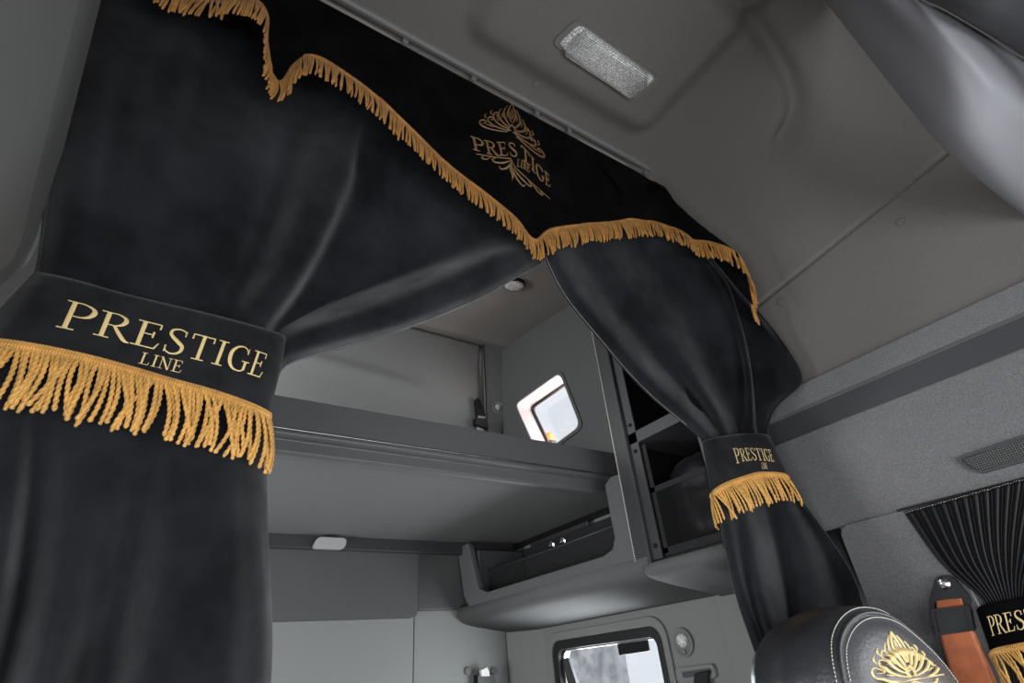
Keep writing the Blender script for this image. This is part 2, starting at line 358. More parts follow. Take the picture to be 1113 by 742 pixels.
# walls
def XPn(a, b, d): return (d, a, b)
win2 = rrect(1.455, 2.075, -.55, .10, .05)
doorR = rrect(-.55, .50, -.40, .225, .06)
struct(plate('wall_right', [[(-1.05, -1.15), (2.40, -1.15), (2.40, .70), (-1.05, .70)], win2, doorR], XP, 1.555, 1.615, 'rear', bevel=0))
struct(plate('wall_left', [[(-1.05, -1.15), (2.40, -1.15), (2.40, 1.66), (-1.05, 1.66)], rrect(-.75, .50, -.55, .06, .08), rrect(1.455, 2.075, -.55, .10, .05), rrect(1.72, 2.12, .85, 1.2, .04)], XP, -.46, -.42, 'plastic', bevel=0))
struct(plate('wall_front', [[(-.46, -1.15), (1.62, -1.15), (1.62, 1.46), (-.46, 1.46)], rrect(-.34, 1.48, -.80, .08, .1)], YP, -1.05, -1.0, 'plastic', bevel=0))
struct(box('wall_rear', (-.46, 1.62, 2.37, 2.43, -1.15, 1.70), 'rear'))
# rear wall: lower padded panel with a soft vertical step
struct(plate('trim_1', [[(-.42, -1.15), (1.045, -1.15), (1.045, .30), (-.42, .30)]], YP, 2.352, 2.37, 'rear', bevel=.008))
struct(plate('trim_2', [[(1.047, -1.15), (1.502, -1.15), (1.502, .30), (1.047, .30)]], YP, 2.358, 2.37, 'rear', bevel=.006))
v, f = prism([[(1.506, 2.352), (1.53, 2.25), (1.555, 2.13), (1.556, 2.37), (1.506, 2.37)]], ZP, -1.15, .32); struct(fixn(obj('trim_3', v, f, 'rear')))
# upper rear panel, leaning forward, with a pressed ridge
V = []; xs = np.linspace(-.42, 1.356, 90); zs = np.linspace(.56, 1.60, 60)
for x in xs:
    for z in zs:
        zr = 1.30 - .06*(x-.6); b = math.exp(-((z-zr)/.035)**2) * (1 - sst((x-.85)/.25)) * .018
        b += .02*sst((x-1.28)/.09)*0
        V.append((x, 2.35 - .15*(z-.6) - b, z))
struct(obj('trim_4', V, [(i*60+j, (i+1)*60+j, (i+1)*60+j+1, i*60+j+1) for i in range(89) for j in range(59)], 'rear', smooth=True, solid=.01))
# upper right wall with the small window
W = pp([(560, 439), (609, 404), (632, 463), (586, 497)], X=1.50); w1 = rpoly(W, .045, 7)
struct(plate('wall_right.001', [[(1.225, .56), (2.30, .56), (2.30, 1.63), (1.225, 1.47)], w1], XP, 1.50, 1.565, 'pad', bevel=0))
# corner pillar strip
TL = P(525.5, 379, Y=2.2); TR = P(545, 376, X=1.497); BL = P(530, 467, Y=2.26); BR = P(561.5, 472, X=1.497)
pn = np.cross(TR-TL, BL-TL); pn /= np.linalg.norm(pn); BR = Pn(561.5, 472, TL, pn)
TL, BL2 = TL + (TL-BL)*.05, BL + (BL-TL)*.9; TR, BR2 = TR + (TR-BR)*.05, BR + (BR-TR)*.9
pn = np.cross(TR-TL, BL-TL); pn /= np.linalg.norm(pn); pn = -pn if np.dot(pn, TL) > 0 else pn
struct(obj('trim_5', [TL, TR, BR2, BL2, TL-pn*.04, TR-pn*.04, BR2-pn*.04, BL2-pn*.04], [(0,1,2,3), (7,6,5,4), (0,4,5,1), (1,5,6,2), (2,6,7,3), (3,7,4,0)], 'rear', bevel=.004)); fixn(bpy.data.objects['trim_5'])
a, b = tube([TL + pn*.0, (TL+BL2)/2, BL2], .003, 8); struct(obj('trim_15', a, b, 'rubber', smooth=True))
# padded upper panels on the rear wall under the bunk
v, f = prism([rpoly([(-.42, .57), (-.42, .235), (1.045, .235), (1.045, .57)], [.002, .01, .03, .002])], YP, 2.318, 2.36); struct(fixn(obj('trim_6', v, f, 'darkpad', bevel=.016, segs=4)))
struct(box('trim_7', (1.052, 1.54, 2.338, 2.36, .262, .57), 'darkpad', bevel=.008, segs=3))
# windows: frames and panes
wl = thing('window_1', None, None, (1.56, 2.0, -.5)) if False else None
def structroot(name, loc):
    o = bpy.data.objects.new(name, None); C.objects.link(o); o.location = loc; o['kind'] = 'structure'; return o
w = structroot('window_1', (1.6, 1.9, .95))
ins = rpoly(pp([(566, 443), (612, 414), (630, 462), (592, 494)], X=1.56), .04, 7)
cc = np.mean(np.array(ins), axis=0)
sh = lambda L, k: [tuple(cc + (np.array(p)-cc)*k) for p in L]
cw = np.mean(np.array(w1), axis=0)
sw = lambda k: [tuple(cw + (np.array(p)-cw)*k) for p in w1]
plate('window_surround', [sw(1.09), sw(.995)], XP, 1.493, 1.502, 'pad', w, bevel=.003)
plate('window_reveal', [sw(1.0), sw(.965)], XP, 1.498, 1.60, 'reveal', w, bevel=.004)
plate('window_seal', [sw(.965), sw(.925)], XP, 1.585, 1.60, 'rubber', w, bevel=.002)
plate('window_seal', [sw(.925), sw(.905)], XP, 1.592, 1.60, 'strip', w, bevel=.002)
plate('window_pane', [sw(.93)], XP, 1.595, 1.598, 'glass', w, bevel=0)
w = structroot('window_2', (1.6, 1.76, -.55))
plate('window_surround', [rrect(1.425, 2.115, -.60, .135, .07), rrect(1.45, 2.08, -.55, .105, .05)], XP, 1.545, 1.56, 'rear', w, bevel=.007, segs=3)
plate('window_frame', [rrect(1.45, 2.08, -.555, .105, .05), rrect(1.485, 2.045, -.52, .072, .03)], XP, 1.553, 1.605, 'rubber', w, bevel=.006, segs=3)
plate('window_frame', [rrect(1.483, 2.047, -.522, .074, .03), rrect(1.493, 2.037, -.51, .066, .03)], XP, 1.575, 1.605, 'steel', w, bevel=.002)
plate('window_pane', [rrect(1.484, 2.046, -.52, .073, .03)], XP, 1.592, 1.597, 'glass', w, bevel=0)
plate('window_sticker', [rpoly(pp([(670, 695), (703, 690), (706, 707), (673, 712)], X=1.588), .003, 2)], XP, 1.588, 1.592, 'black', w, bevel=0, label='black rectangular sticker on glass')
plate('window_latch', [rpoly(pp([(613, 716), (619, 714), (628, 742), (619, 745)], X=1.58), .003, 2)], XP, 1.572, 1.585, 'strip', w, bevel=.002)

# ---- front right side panels
struct(plate('trim_8', [rpoly(pp([(842, 485), (1113, 372)], X=1.545)[:1] + [(-1.0, .52), (-1.0, .275), (.80, .262), (.86, .40)], .01)], XP, 1.545, 1.565, 'wallgrain', bevel=.004))
def sidebar(name, z0, z1, x, m, **k): return struct(box(name, (x, 1.554, -1.0, .885, z0, z1), m, **k))
sidebar('trim_9', .528, .594, 1.551, 'strip', bevel=.001)
v, f = prism([[(1.554, .597), (1.534, .597), (1.534, .662), (1.545, .664), (1.554, .664)]], YP, -1.0, .885); struct(fixn(obj('trim_10', v, f, 'wallgrain', bevel=.003)))
# door pillar trim, with rounded front corner, and a black strip standing in for the shade in the gap beside it
struct(plate('trim_11', [rpoly([(.742, -.6), (.742, .262), (-.95, .272), (-.95, .232), (.52, .225), (.52, -.6)], [.01, .03, .01, .01, .03, .01])], XP, 1.535, 1.56, 'wallgrain', bevel=.006, segs=3))
struct(box('trim_12', (1.55, 1.57, .746, 1.02, -.8, .27), 'black', bevel=.003))
# vertical panel joint beside the lower window
struct(box('trim_13', (1.545, 1.556, .98, 1.197, -1.0, .22), 'rear', bevel=.004))
# left header trim near the lens
def YZ(u, v, X): p = P(u, v, X=X); return p[1], p[2]
def ext(p, q, z): t = (z - q[1])/(p[1]-q[1]); return (q[0] + (p[0]-q[0])*t, z)
L1 = [ext(YZ(86, 0, -.24), YZ(23, 262, -.24), 1.44), YZ(23, 262, -.24), YZ(12, 285, -.24), YZ(-12, 300, -.24), (-.6, .46), (-.6, 1.44)]
L2 = [ext(YZ(110, 0, -.262), YZ(46, 255, -.262), 1.44), YZ(46, 255, -.262), YZ(32, 285, -.262), YZ(-5, 314, -.262), (-.6, .43), (-.6, 1.44)]
L1 = [L1[0]] + rpoly(L1[1:4], [.002, .02, .004], 4) + L1[4:]; L2 = [L2[0]] + rpoly(L2[1:4], [.002, .02, .004], 4) + L2[4:]
V = [(-.24, a, b) for a, b in L1] + [(-.262, a, b) for a, b in L2] + [(-.43, a, b) for a, b in L2]; k = len(L1)
Fs = [tuple(range(k))] + [(i, (i+1) % k, (i+1) % k + k, i+k) for i in range(k)] + [(i+k, (i+1) % k + k, (i+1) % k + 2*k, i+2*k) for i in range(k)]
struct(fixn(obj('trim_14', V, Fs, 'plastic', bevel=.002)))

# ================================================================== OVERHEAD CONSOLE (front right)
def ray(u, v, dist): d = RM @ np.array([u-556.5, v-371, F]); return d/np.linalg.norm(d)*dist
cst = thing('overhead_console', 'smooth curved grey overhead console at the upper right of the cab roof', 'console', (1.3, 0, .8))
e1 = [(815, -90, .072), (897, 0, .083), (938, 51, .082), (985, 110, .080), (1030, 163, .078), (1113, 232, .064), (1190, 295, .060)]
e2 = [(930, -80, .88), (997, 0, .90), (1022, 12, .93), (1048, 27, .97), (1075, 43, 1.02), (1113, 67, 1.08), (1180, 110, 1.16)]
C0, C1, C2, C3 = [], [], [], []
for (u, v, y), (u2, v2, x2) in zip(e1, e2):
    a = P(u, v, Y=y); b = P(u2, v2, X=x2); mu, mv = u*.55+u2*.45, v*.55+v2*.45; dm = (np.linalg.norm(a)*.55+np.linalg.norm(b)*.45)
    C0.append(ray(u*.9+u2*.1, v*.9+v2*.1, np.linalg.norm(a)*1.02)); C1.append(a)
    C2.append(ray(mu, mv, dm*.93)); C3.append(b)
CQ = [[.62*a+.38*b + (b*0) for a, b in zip(C1, C2)], [.5*a+.5*b for a, b in zip(C2, C3)]]
CQ[0] = [p*.975 for p in CQ[0]]; CQ[1] = [p*.975 for p in CQ[1]]
back = [p*1.25 for p in C3]
S = Surf([C0, C1, CQ[0], C2, CQ[1], C3], 40, 8); S.mesh('shell', 'console', cst, solid=.006)
off = np.array([-.004, -.012, .0])
rows = []
for k_, (du, dv, sc) in enumerate([(5, -7, 1.06), (6, -8, .965), (35, -45, .93), (75, -90, .92)]):
    rows.append([ray(u2+du, v2+dv, np.linalg.norm(P(u2, v2, X=x2))*sc) for (u2, v2, x2) in e2])
Surf(rows, 40, 8).mesh('lid', 'strip', cst, solid=.005, label='darker curved lid above the console')

# ================================================================== ROOF LAMPS, CAPS
cor = pp([(626, 20), (719, 86), (687, 112), (599, 46)], Z=1.386); cc3 = np.mean(cor, axis=0)
lamp = thing('dome_light', 'rectangular roof lamp with ribbed clear lens set in the pressed grey headliner', 'lamp', (*cc3, 1.386))
fr = rpoly(cor, .022, 6); ctr = np.mean(np.array(fr), axis=0)
inn = [tuple(ctr + (np.array(p)-ctr)*.90) for p in fr]
plate('bezel', [fr, inn], ZP, 1.383, 1.396, 'plastic', lamp, bevel=.002)
gr = []; L0 = np.array(inn); 
for k_, (sc, z) in enumerate([(1.0, 1.388), (.97, 1.378), (.88, 1.3715), (.6, 1.369), (.3, 1.368), (.05, 1.368)]):
    gr += [(*(ctr + (p-ctr)*sc + (np.array([.004, 0]) if k_ else 0)), z) for p in L0]
k = len(L0); Fs = [(r*k+i, r*k+(i+1) % k, (r+1)*k+(i+1) % k, (r+1)*k+i) for r in range(5) for i in range(k)] + [tuple(range(5*k, 6*k))]
lens = fixn(obj('lens', gr, Fs, 'lens', lamp, smooth=True))
# fine ribs along the lens
ax = np.array(cor[1]) - np.array(cor[0]); ax /= np.linalg.norm(ax); ay = np.array([-ax[1], ax[0]]); hl = np.linalg.norm(np.array(cor[1])-np.array(cor[0]))/2*.84; hw = np.linalg.norm(np.array(cor[2])-np.array(cor[1]))/2*.80
gs = []
for t in np.linspace(-1, 1, 17):
    c0 = ctr + ay*hw*t; ll = hl*(1 - .12*abs(t)**3)
    p0 = np.array([*(c0-ax*ll), 1.3685 + .006*abs(t)**4]); p1 = np.array([*(c0+ax*ll), 1.3685 + .006*abs(t)**4]); gs.append(tube([p0, (p0+p1)/2, p1], .0013, 5))
v, f = merge(*gs); obj('ribs', v, f, 'lamplens', lens, smooth=True)
nz = np.array([0, -.129, 1.]); p0 = np.array([0, .78, 1.42])
q = Pn(559, 309, p0, nz); o = thing('reading_light', 'small oval lamp in the rear ceiling above the upper bunk', 'lamp', q)
v, f = disc(q, (0, .12, -1), (1, 0, 0), [(.052, -.004), (.052, .006), (.046, .010)], 32); obj('bezel', v, f, 'black', o, smooth=False, bevel=.001)
v, f = disc(q, (0, .12, -1), (1, 0, 0), [(.044, .008), (.044, .010), (.030, .013), (.0, .014)], 32); obj('lens', v, f, 'lens', o, smooth=True)
q = P(356, 592, Y=2.285); o = thing('reading_light', 'small milky oval lamp on the dark rail under the rear of the bunk', 'lamp', q)
v, f = prism([rpoly([(q[0]-.068, q[2]-.022), (q[0]+.060, q[2]-.022), (q[0]+.068, q[2]+.022), (q[0]-.052, q[2]+.022)], .02, 6)], YP, 2.250, 2.2715); fixn(obj('lens', v, f, 'lamplens', o, bevel=.010, segs=4))
def cap(u, v, lab, k):
    best = None
    # where the headliner is hit
    d = RM @ np.array([u-556.5, v-371, F])
    for i in range(1, len(prof)-1):
        a = prof[i]; b = prof[i+1]
        # ray in XZ
        den = d[0]*(b[1]-a[1]) - d[2]*(b[0]-a[0])
        if abs(den) < 1e-9: continue
        t = (a[0]*(b[1]-a[1]) - a[1]*(b[0]-a[0]))/den; p = d*t
        s = ((p[0]-a[0])*(b[0]-a[0]) + (p[2]-a[1])*(b[1]-a[1]))/((b[0]-a[0])**2+(b[1]-a[1])**2)
        if 0 <= s <= 1 and t > 0: best = (p, np.array([b[1]-a[1], 0, -(b[0]-a[0])]))
    p, nn = best; nn /= np.linalg.norm(nn); nn = -nn if np.dot(nn, p) > 0 else nn
    v_, f_ = disc(p, nn, (0, 1, 0), [(.0125, -.004), (.0125, .001), (.0112, .0016), (.0108, .0004), (.0102, .0004), (.0098, .0022), (.0, .0026)], 28)
    return tag(obj('screw_cap', v_, f_, 'headliner'), lab, 'cap', 'round caps in the headliner')
cap(979, 241, 'round grey screw cap in the ceiling beyond the seam, nearer the overhead console', 0)
cap(849, 328, 'round grey screw cap in the ceiling just right of the gold-fringed valance end', 0)
cap(583, 91, 'round grey screw cap in the ceiling strip left of the dome lamp', 0)

# ================================================================== BUNK
bk = thing('upper_bunk', 'grey upper bunk with ridged front rail spanning the rear of the cab', 'bunk', (.55, 1.8, .52))
fp = [(1.38, .677), (1.38, .588), (1.372, .580), (1.364, .578), (1.364, .566), (1.386, .560), (1.388, .528), (1.396, .520), (1.42, .520), (1.42, .677)]
v, f = prism([fp], lambda a, b, d: (d, a, b), -.415, 1.495); fixn(obj('front_rail', v, f, 'bunk', bk, bevel=.003, segs=2))
box('highlight_line', (-.415, 1.28, 1.3765, 1.3815, .5835, .5895), 'steel', bk, bevel=.002, label='bright strip standing in for the highlight along the rail')  # steel strip added to draw the highlight on the rail ridge
box('pan', (-.415, 1.548, 1.415, 2.30, .538, .55), 'pan', bk, bevel=.002, label='grey textured underside')
box('rear_rail', (-.415, 1.54, 2.285, 2.312, .485, .60), 'darkplastic', bk, bevel=.006)
box('rear_rail', (-.415, 1.40, 2.272, 2.29, .54, .556), 'darkplastic', bk, bevel=.003)
box('side_rail', (1.528, 1.55, 1.42, 2.28, .515, .539), 'black', bk, bevel=.004)
box('mattress', (-.41, 1.49, 1.425, 2.26, .552, .665), 'fabricblack', bk, bevel=.03, segs=4)
for u, v_ in ((600, 592), (612, 588)):
    q = P(u, v_, X=1.525); a, b = disc(q, (-1, -.2, -.3), (0, 0, 1), [(.016, -.01), (.016, .004), (.009, .006), (.009, .014), (.004, .017)], 16); obj('bolt', a, b, 'chrome', bk, label='bright metal bolt')
q0 = P(577, 600, X=1.52); q1 = P(640, 578, X=1.52); v, f = boxg(1.52, 1.53, min(q0[1], q1[1]), max(q0[1], q1[1]), .495, .512); obj('hinge_plate', v, f, 'steel', bk, bevel=.001)

# ================================================================== SIDE STORAGE UNIT
su = thing('side_storage_unit', 'moulded grey storage unit on the side wall below the bunk with netted pocket', 'storage unit', (1.4, 1.6, .14))
out = [(497, 597), (508, 590), (510, 596), (516, 624), (520, 639), (529, 643), (655, 604), (665, 597), (667.5, 583), (663, 561), (657, 527), (662, 519), (682, 511), (706, 612), (706, 619), (514, 668), (504, 648)]
o2 = pp(out, X=1.25)
plate('pocket_face', [o2], XP, 1.25, 1.278, 'pad', su, bevel=.005, segs=3)
ya, yb = 1.165, 2.34
pr = cat([(1.262, .275), (1.25, .255), (1.252, .232), (1.275, .212), (1.32, .200), (1.40, .186), (1.48, .174), (1.548, .163)], 26)
V = [(x, y, z) for x, z in pr for y in (ya, yb)]; Fs = [(2*i, 2*i+1, 2*i+3, 2*i+2) for i in range(25)]
obj('underside', V, Fs, 'softpad', su, smooth=True, solid=.008, solid_off=0)
# front ledge, rounded nose
pr2 = cat([(1.55, .2435), (1.40, .2435), (1.262, .2435), (1.246, .240), (1.243, .226), (1.262, .208), (1.32, .194), (1.40, .180), (1.48, .168), (1.548, .157)], 34)
stn = [(1.185, .86), (1.178, .95), (1.168, 1), (1.12, 1), (1.0, 1), (.895, 1)]
V = []
for y, k_ in stn:
    for x, z in pr2: 
        zz = z if k_ == 1 else .235 + (z-.235)*k_; xx = x if k_ == 1 else x + (1-k_)*.02; V.append((xx, y, zz))
k = len(pr2); obj('front_ledge', V, [(r*k+i, r*k+i+1, (r+1)*k+i+1, (r+1)*k+i) for r in range(5) for i in range(k-1)], 'softpad', su, smooth=True, solid=.006, solid_off=0)
# pocket interior
v, f = merge(boxg(1.278, 1.552, 1.21, 2.34, .255, .268), boxg(1.535, 1.552, 1.21, 2.34, .262, .50), boxg(1.278, 1.535, 1.19, 1.21, .262, .50)); obj('pocket_liner', v, f, 'darkplastic', su, bevel=.002)
v, f = boxg(1.285, 1.53, 2.20, 2.335, .27, .49); obj('pocket_liner', v, f, 'strip', su, bevel=.004)
def netg(x, y0, y1, z0, z1, cell=.011, w=.0011):
    gs = []; H = z1-z0
    for s in (1, -1):
        t = y0 - H
        while t < y1 + H:
            a = (t, z0) if s > 0 else (t, z1); b = (t+H, z1) if s > 0 else (t+H, z0)
            # clip
            (ay_, az), (by_, bz) = a, b
            if by_ > y0 and ay_ < y1:
                if ay_ < y0: az += (y0-ay_)*s; ay_ = y0
                if by_ > y1: bz -= (by_-y1)*s; by_ = y1
                if by_ - ay_ > .004:
                    p = np.array([x, ay_, az]); q = np.array([x, by_, bz]); gs.append(([p+(0, w, 0), p-(0, w, 0), p+(.0016, 0, 0), q+(0, w, 0), q-(0, w, 0), q+(.0016, 0, 0)], [(0, 1, 4, 3), (1, 2, 5, 4), (2, 0, 3, 5)]))
            t += cell
    return merge(*gs)
v, f = netg(1.33, 1.23, 2.19, .272, .40, .018, .0017); v = [(x, y, z + .022*math.sin((y-1.2)*8)*0) for x, y, z in v]; obj('pocket_net', v, f, 'net', su, label='black diamond netting')
a, b = tube([(1.33, 1.22, .402), (1.332, 1.7, .398), (1.33, 2.2, .402)], .004, 8); obj('net_edge', a, b, 'net', su, smooth=True)
# cubby with post, shelf and lower net, forward of the bunk
cb = thing('shelf_cabinet', 'tall open black cabinet with grey post, shelf and net behind the right curtain', 'cabinet', (1.4, 1.05, .245))
v, f = merge(boxg(1.27, 1.552, 1.168, 1.19, .245, 1.30), boxg(1.53, 1.552, .89, 1.168, .245, 1.18), boxg(1.27, 1.53, .89, .902, .245, 1.2), boxg(1.27, 1.552, .89, 1.19, .2445, .254)); obj('carcass', v, f, 'black', cb, bevel=.002)
pt = [(1.252, 1.19), (1.25, 1.214), (1.262, 1.222), (1.30, 1.222), (1.30, 1.18)]
v, f = prism([rpoly([(1.249, 1.155), (1.249, 1.218), (1.30, 1.218), (1.30, 1.155)], .006, 3)], ZP, .238, 1.40); post = fixn(obj('post', v, f, 'poststrip', cb, smooth=False))
v, f = boxg(1.262, 1.268, 1.118, 1.156, .25, 1.25); obj('mounting_strip', v, f, 'poststrip', cb, bevel=.001)
gs = []
for z in np.arange(.25, 1.12, .0065): gs.append(boxg(1.2472, 1.2494, 1.2125, 1.2150, z, z+.0042))
v, f = merge(*gs); obj('stitching', v, f, 'palethread', post, label='pale stitches along the post edge')
for z in (.285, .575, .665):
    a, b = disc((1.261, 1.135, z), (-1, 0, 0), (0, 0, 1), [(.0065, 0), (.0065, .003), (.004, .0045), (.0, .002)], 14); obj('screw', a, b, 'black', cb)
box('shelf', (1.262, 1.53, .905, 1.158, .600, .640), 'poststrip', cb, bevel=.003, label='grey shelf edge')
v, f = netg(1.275, .905, 1.11, .275, .435, .010, .0010); obj('cabinet_net', v, f, 'fabricblack', cb, label='black diamond netting')
v, f = merge(boxg(1.272, 1.276, .905, 1.118, .435, .452), boxg(1.272, 1.276, .905, 1.118, .252, .276), boxg(1.272, 1.276, 1.10, 1.118, .26, .59)); obj('net_frame', v, f, 'fabricblack', cb, bevel=.001)
# folded dark bag on the cabinet floor
rs = np.random.RandomState(4); V = []
for i in range(25):
    for j in range(13):
        a = i/24*math.pi*2; b = -1 + 2*j/12; c = math.sqrt(max(0, 1-b**4)); rr = 1 + .10*math.sin(5*a+3*b) + .06*math.sin(9*a-4*b)
        V.append((1.41 + .085*c*rr*math.cos(a), 1.02 + .11*c*rr*math.sin(a), .40 + .145*b*(1+.05*math.sin(7*a))))
tag(obj('storage_bag', V, [(i*13+j, (i+1)*13+j, (i+1)*13+j+1, i*13+j+1) for i in range(24) for j in range(12)], 'satin', smooth=True), 'crumpled black bag stowed in the dark cabinet behind the net', 'bag')

# ================================================================== SMALL FITTINGS
def pill(u, v, p0, n, r, lab, name, cat_, m1, m2, sc=1.):
    q = Pn(u, v, p0, n); t = thing(name, lab, cat_, q)
    a, b = disc(q, n, (0, 0, 1), [(r, -.002), (r, .004), (r*.93, .006), (r*.86, .002), (r*.8, -.002), (r*.5, -.004), (.0, -.004)], 36); obj('housing', a, b, m1, t, smooth=True)
    a, b = disc(q + n*.000 + np.array([0, 0, .15*r]), n, (0, 0, 1), [(r*.52, -.004), (r*.50, .003), (r*.36, .010), (r*.14, .013), (0, .0135)], 24); obj('lens', a, b, m2, t, smooth=True)
    a, b = disc(q + np.array([0, 0, -.62*r]), n, (0, 0, 1), [(r*.14, -.002), (r*.14, .004), (r*.08, .006)], 12); obj('switch', a, b, m1, t)
    return t
pill(541, 443, TL, pn, .035, 'round lamp on the corner pillar above the upper bunk', 'swivel_light', 'lamp', 'lamplens', 'lens')
nX = np.array([-1., 0, 0])
pill(742, 698, np.array([1.549, 0, 0]), nX, .042, 'round lamp on the side wall right of the lower window', 'swivel_light', 'lamp', 'rear', 'lens')
# wall bracket with black strap (lower right wall)
t = thing('strap_bracket', 'recessed grey bracket with hanging black strap below the round side-wall lamp', 'bracket', P(757, 742, X=1.55))
plate('plate', [rpoly(pp([(735, 726), (776, 721), (780, 736), (738, 742)], X=1.548), .012, 5)], XP, 1.541, 1.555, 'rear', t, bevel=.003)
plate('slot', [rpoly(pp([(741, 730), (772, 725.5), (774, 732), (743, 737)], X=1.54), .006, 4)], XP, 1.539, 1.5412, 'strip', t, bevel=0)
s = np.array(pp([(755, 731), (770, 728), (768, 800), (750, 806)], X=1.53)); plate('strap', [[tuple(p) for p in s]], XP, 1.527, 1.538, 'fabricblack', t, bevel=.004)
# hook on the rear wall under the bunk
t = thing('wall_hook', 'black clip with cream tip fixed low on the rear wall under the bunk', 'hook', P(525, 742, Y=2.34))
q = lambda pts, r=.003: [rpoly(pp(pts, Y=2.335), r, 3)]
for cu in (509, 537):
    c_ = P(cu, 729, Y=2.352); a, b = disc(c_, (0, -1, 0), (0, 0, 1), [(.016, -.002), (.016, .003), (.012, .004)], 20); obj('boss', a, b, 'pad', t)
plate('body', q([(517, 733), (523, 735), (528, 735), (534, 731), (536, 742), (540, 775), (513, 775), (517, 742)]), YP, 2.315, 2.352, 'black', t, bevel=.004)
plate('tip', q([(520, 728), (523, 727), (526, 725), (528, 729), (529, 735), (520, 735)], .002), YP, 2.308, 2.325, 'white', t, bevel=.002, label='cream tip')
# buckle on the upper rear wall
def on_rear(u, v, o=0.): return Pn(u, v, np.array([0, 2.35-o, .6]), np.array([0, 1, .15]))
t = thing('net_buckle', 'black strap buckle hanging on the rear wall above the bunk by the pillar', 'buckle', on_rear(521, 470))
def rearplate(name, pts, o, th, m, r=.003, **k):
    L = rpoly([tuple(on_rear(u, v, o)[[0, 2]]) for u, v in pts], r, 3)
    v_, f_ = prism([L], lambda a, b, d: (a, 2.35-.15*(b-.6)-o-d, b), 0, th); return fixn(obj(name, v_, f_, m, t, bevel=.003, **k))
rearplate('strap', [(515, 436), (518, 433), (521, 436), (527, 453), (517, 455)], .015, .015, 'black', .004)
rearplate('clasp', [(514, 456), (527, 457), (528, 468), (514, 463)], .012, .03, 'black')
rearplate('plate', [(519, 452), (526.5, 453), (527, 456), (519, 455.5)], .028, .006, 'lamplens', label='silver plate')
rearplate('tongue', [(517, 463), (525, 466), (525, 474), (517, 473)], .012, .012, 'steel')
plo = np.array(BL); q = Pn(549, 470, TL, pn)
ex = (TR-TL)/np.linalg.norm(TR-TL); ez = np.cross(pn, ex); ez = ez if ez[2] > 0 else -ez
V = [q + ex*a + ez*b + pn*c for c in (0, .012) for a, b in ((-.026, -.04), (.026, -.04), (.026, .012), (-.026, .012))]
swi = tag(obj('switch_panel', V, [(3,2,1,0), (4,5,6,7), (0,1,5,4), (1,2,6,5), (2,3,7,6), (3,0,4,7)], 'black', bevel=.003), 'small black switch panel at the foot of the corner pillar', 'switch')
for k_ in range(3):
    V = [q + ex*(a-.014+.014*k_) + ez*b + pn*c for c in (.012, .016) for a, b in ((-.004, -.03), (.004, -.03), (.004, .004), (-.004, .004))]
    obj('rocker', V, [(3,2,1,0), (4,5,6,7), (0,1,5,4), (1,2,6,5), (2,3,7,6), (3,0,4,7)], 'strip', swi, bevel=.001)
# speaker grille in the side panel
t = thing('speaker_grille', 'long perforated dark grille in the grained side panel above the window curtain', 'speaker', P(1090, 505, X=1.545))
gp = pp([(1039, 499), (1062, 490), (1210, 442), (1230, 468), (1068, 515), (1056, 512)], X=1.543)
def miter(L, d):
    L = [np.array(p) for p in L]; n = len(L); A = sum(L[i][0]*L[(i+1) % n][1]-L[(i+1) % n][0]*L[i][1] for i in range(n)); sg = 1 if A > 0 else -1; out = []
    for i in range(n):
        e1_ = L[i]-L[i-1]; e1_ /= np.linalg.norm(e1_); e2_ = L[(i+1) % n]-L[i]; e2_ /= np.linalg.norm(e2_)
        n1 = sg*np.array([-e1_[1], e1_[0]]); n2 = sg*np.array([-e2_[1], e2_[0]]); bis = n1+n2; out.append(L[i] + bis*d/(1+np.dot(n1, n2)))
    return out
g_ = rpoly(gp, .006, 4); g2_ = rpoly(miter(gp, .006), .005, 4)
def inset(L, d):
    L = np.array(L); n = len(L); out = []
    A = sum(L[i][0]*L[(i+1) % n][1]-L[(i+1) % n][0]*L[i][1] for i in range(n)); sg = 1 if A > 0 else -1
    for i in range(n):
        e = L[(i+1) % n]-L[i-1]; e /= np.linalg.norm(e)+1e-9; out.append(tuple(L[i] + d*sg*np.array([-e[1], e[0]])))
    return out
plate('frame', [g_, g2_], XP, 1.536, 1.547, 'strip', t, bevel=.002)
plate('mesh', [rpoly(miter(gp, .005), .005, 4)], XP, 1.541, 1.546, 'grille', t, bevel=0)
# curtain rail
rl = thing('curtain_rail', 'thin grey curtain rail along the ceiling above the black valance', 'rail', (.55, .715, 1.405))
v, f = prism([[(.700, 1.424), (.703, 1.410), (.711, 1.405), (.722, 1.409), (.722, 1.424)]], lambda a, b, d: (d, a, b), -.30, 1.20); fixn(obj('track', v, f, 'plastic', rl, bevel=.002))
for u, v_ in ((421, 87), (505, 101), (582, 124), (617, 143), (700, 188)):
    q = Pn(u, v_, np.array([0, 0, 1.408]), np.array([0, 0, 1.])); a, b = boxg(q[0]-.008, q[0]+.008, .719, .728, 1.396, 1.410); obj('glider', a, b, 'plastic', rl, bevel=.002)

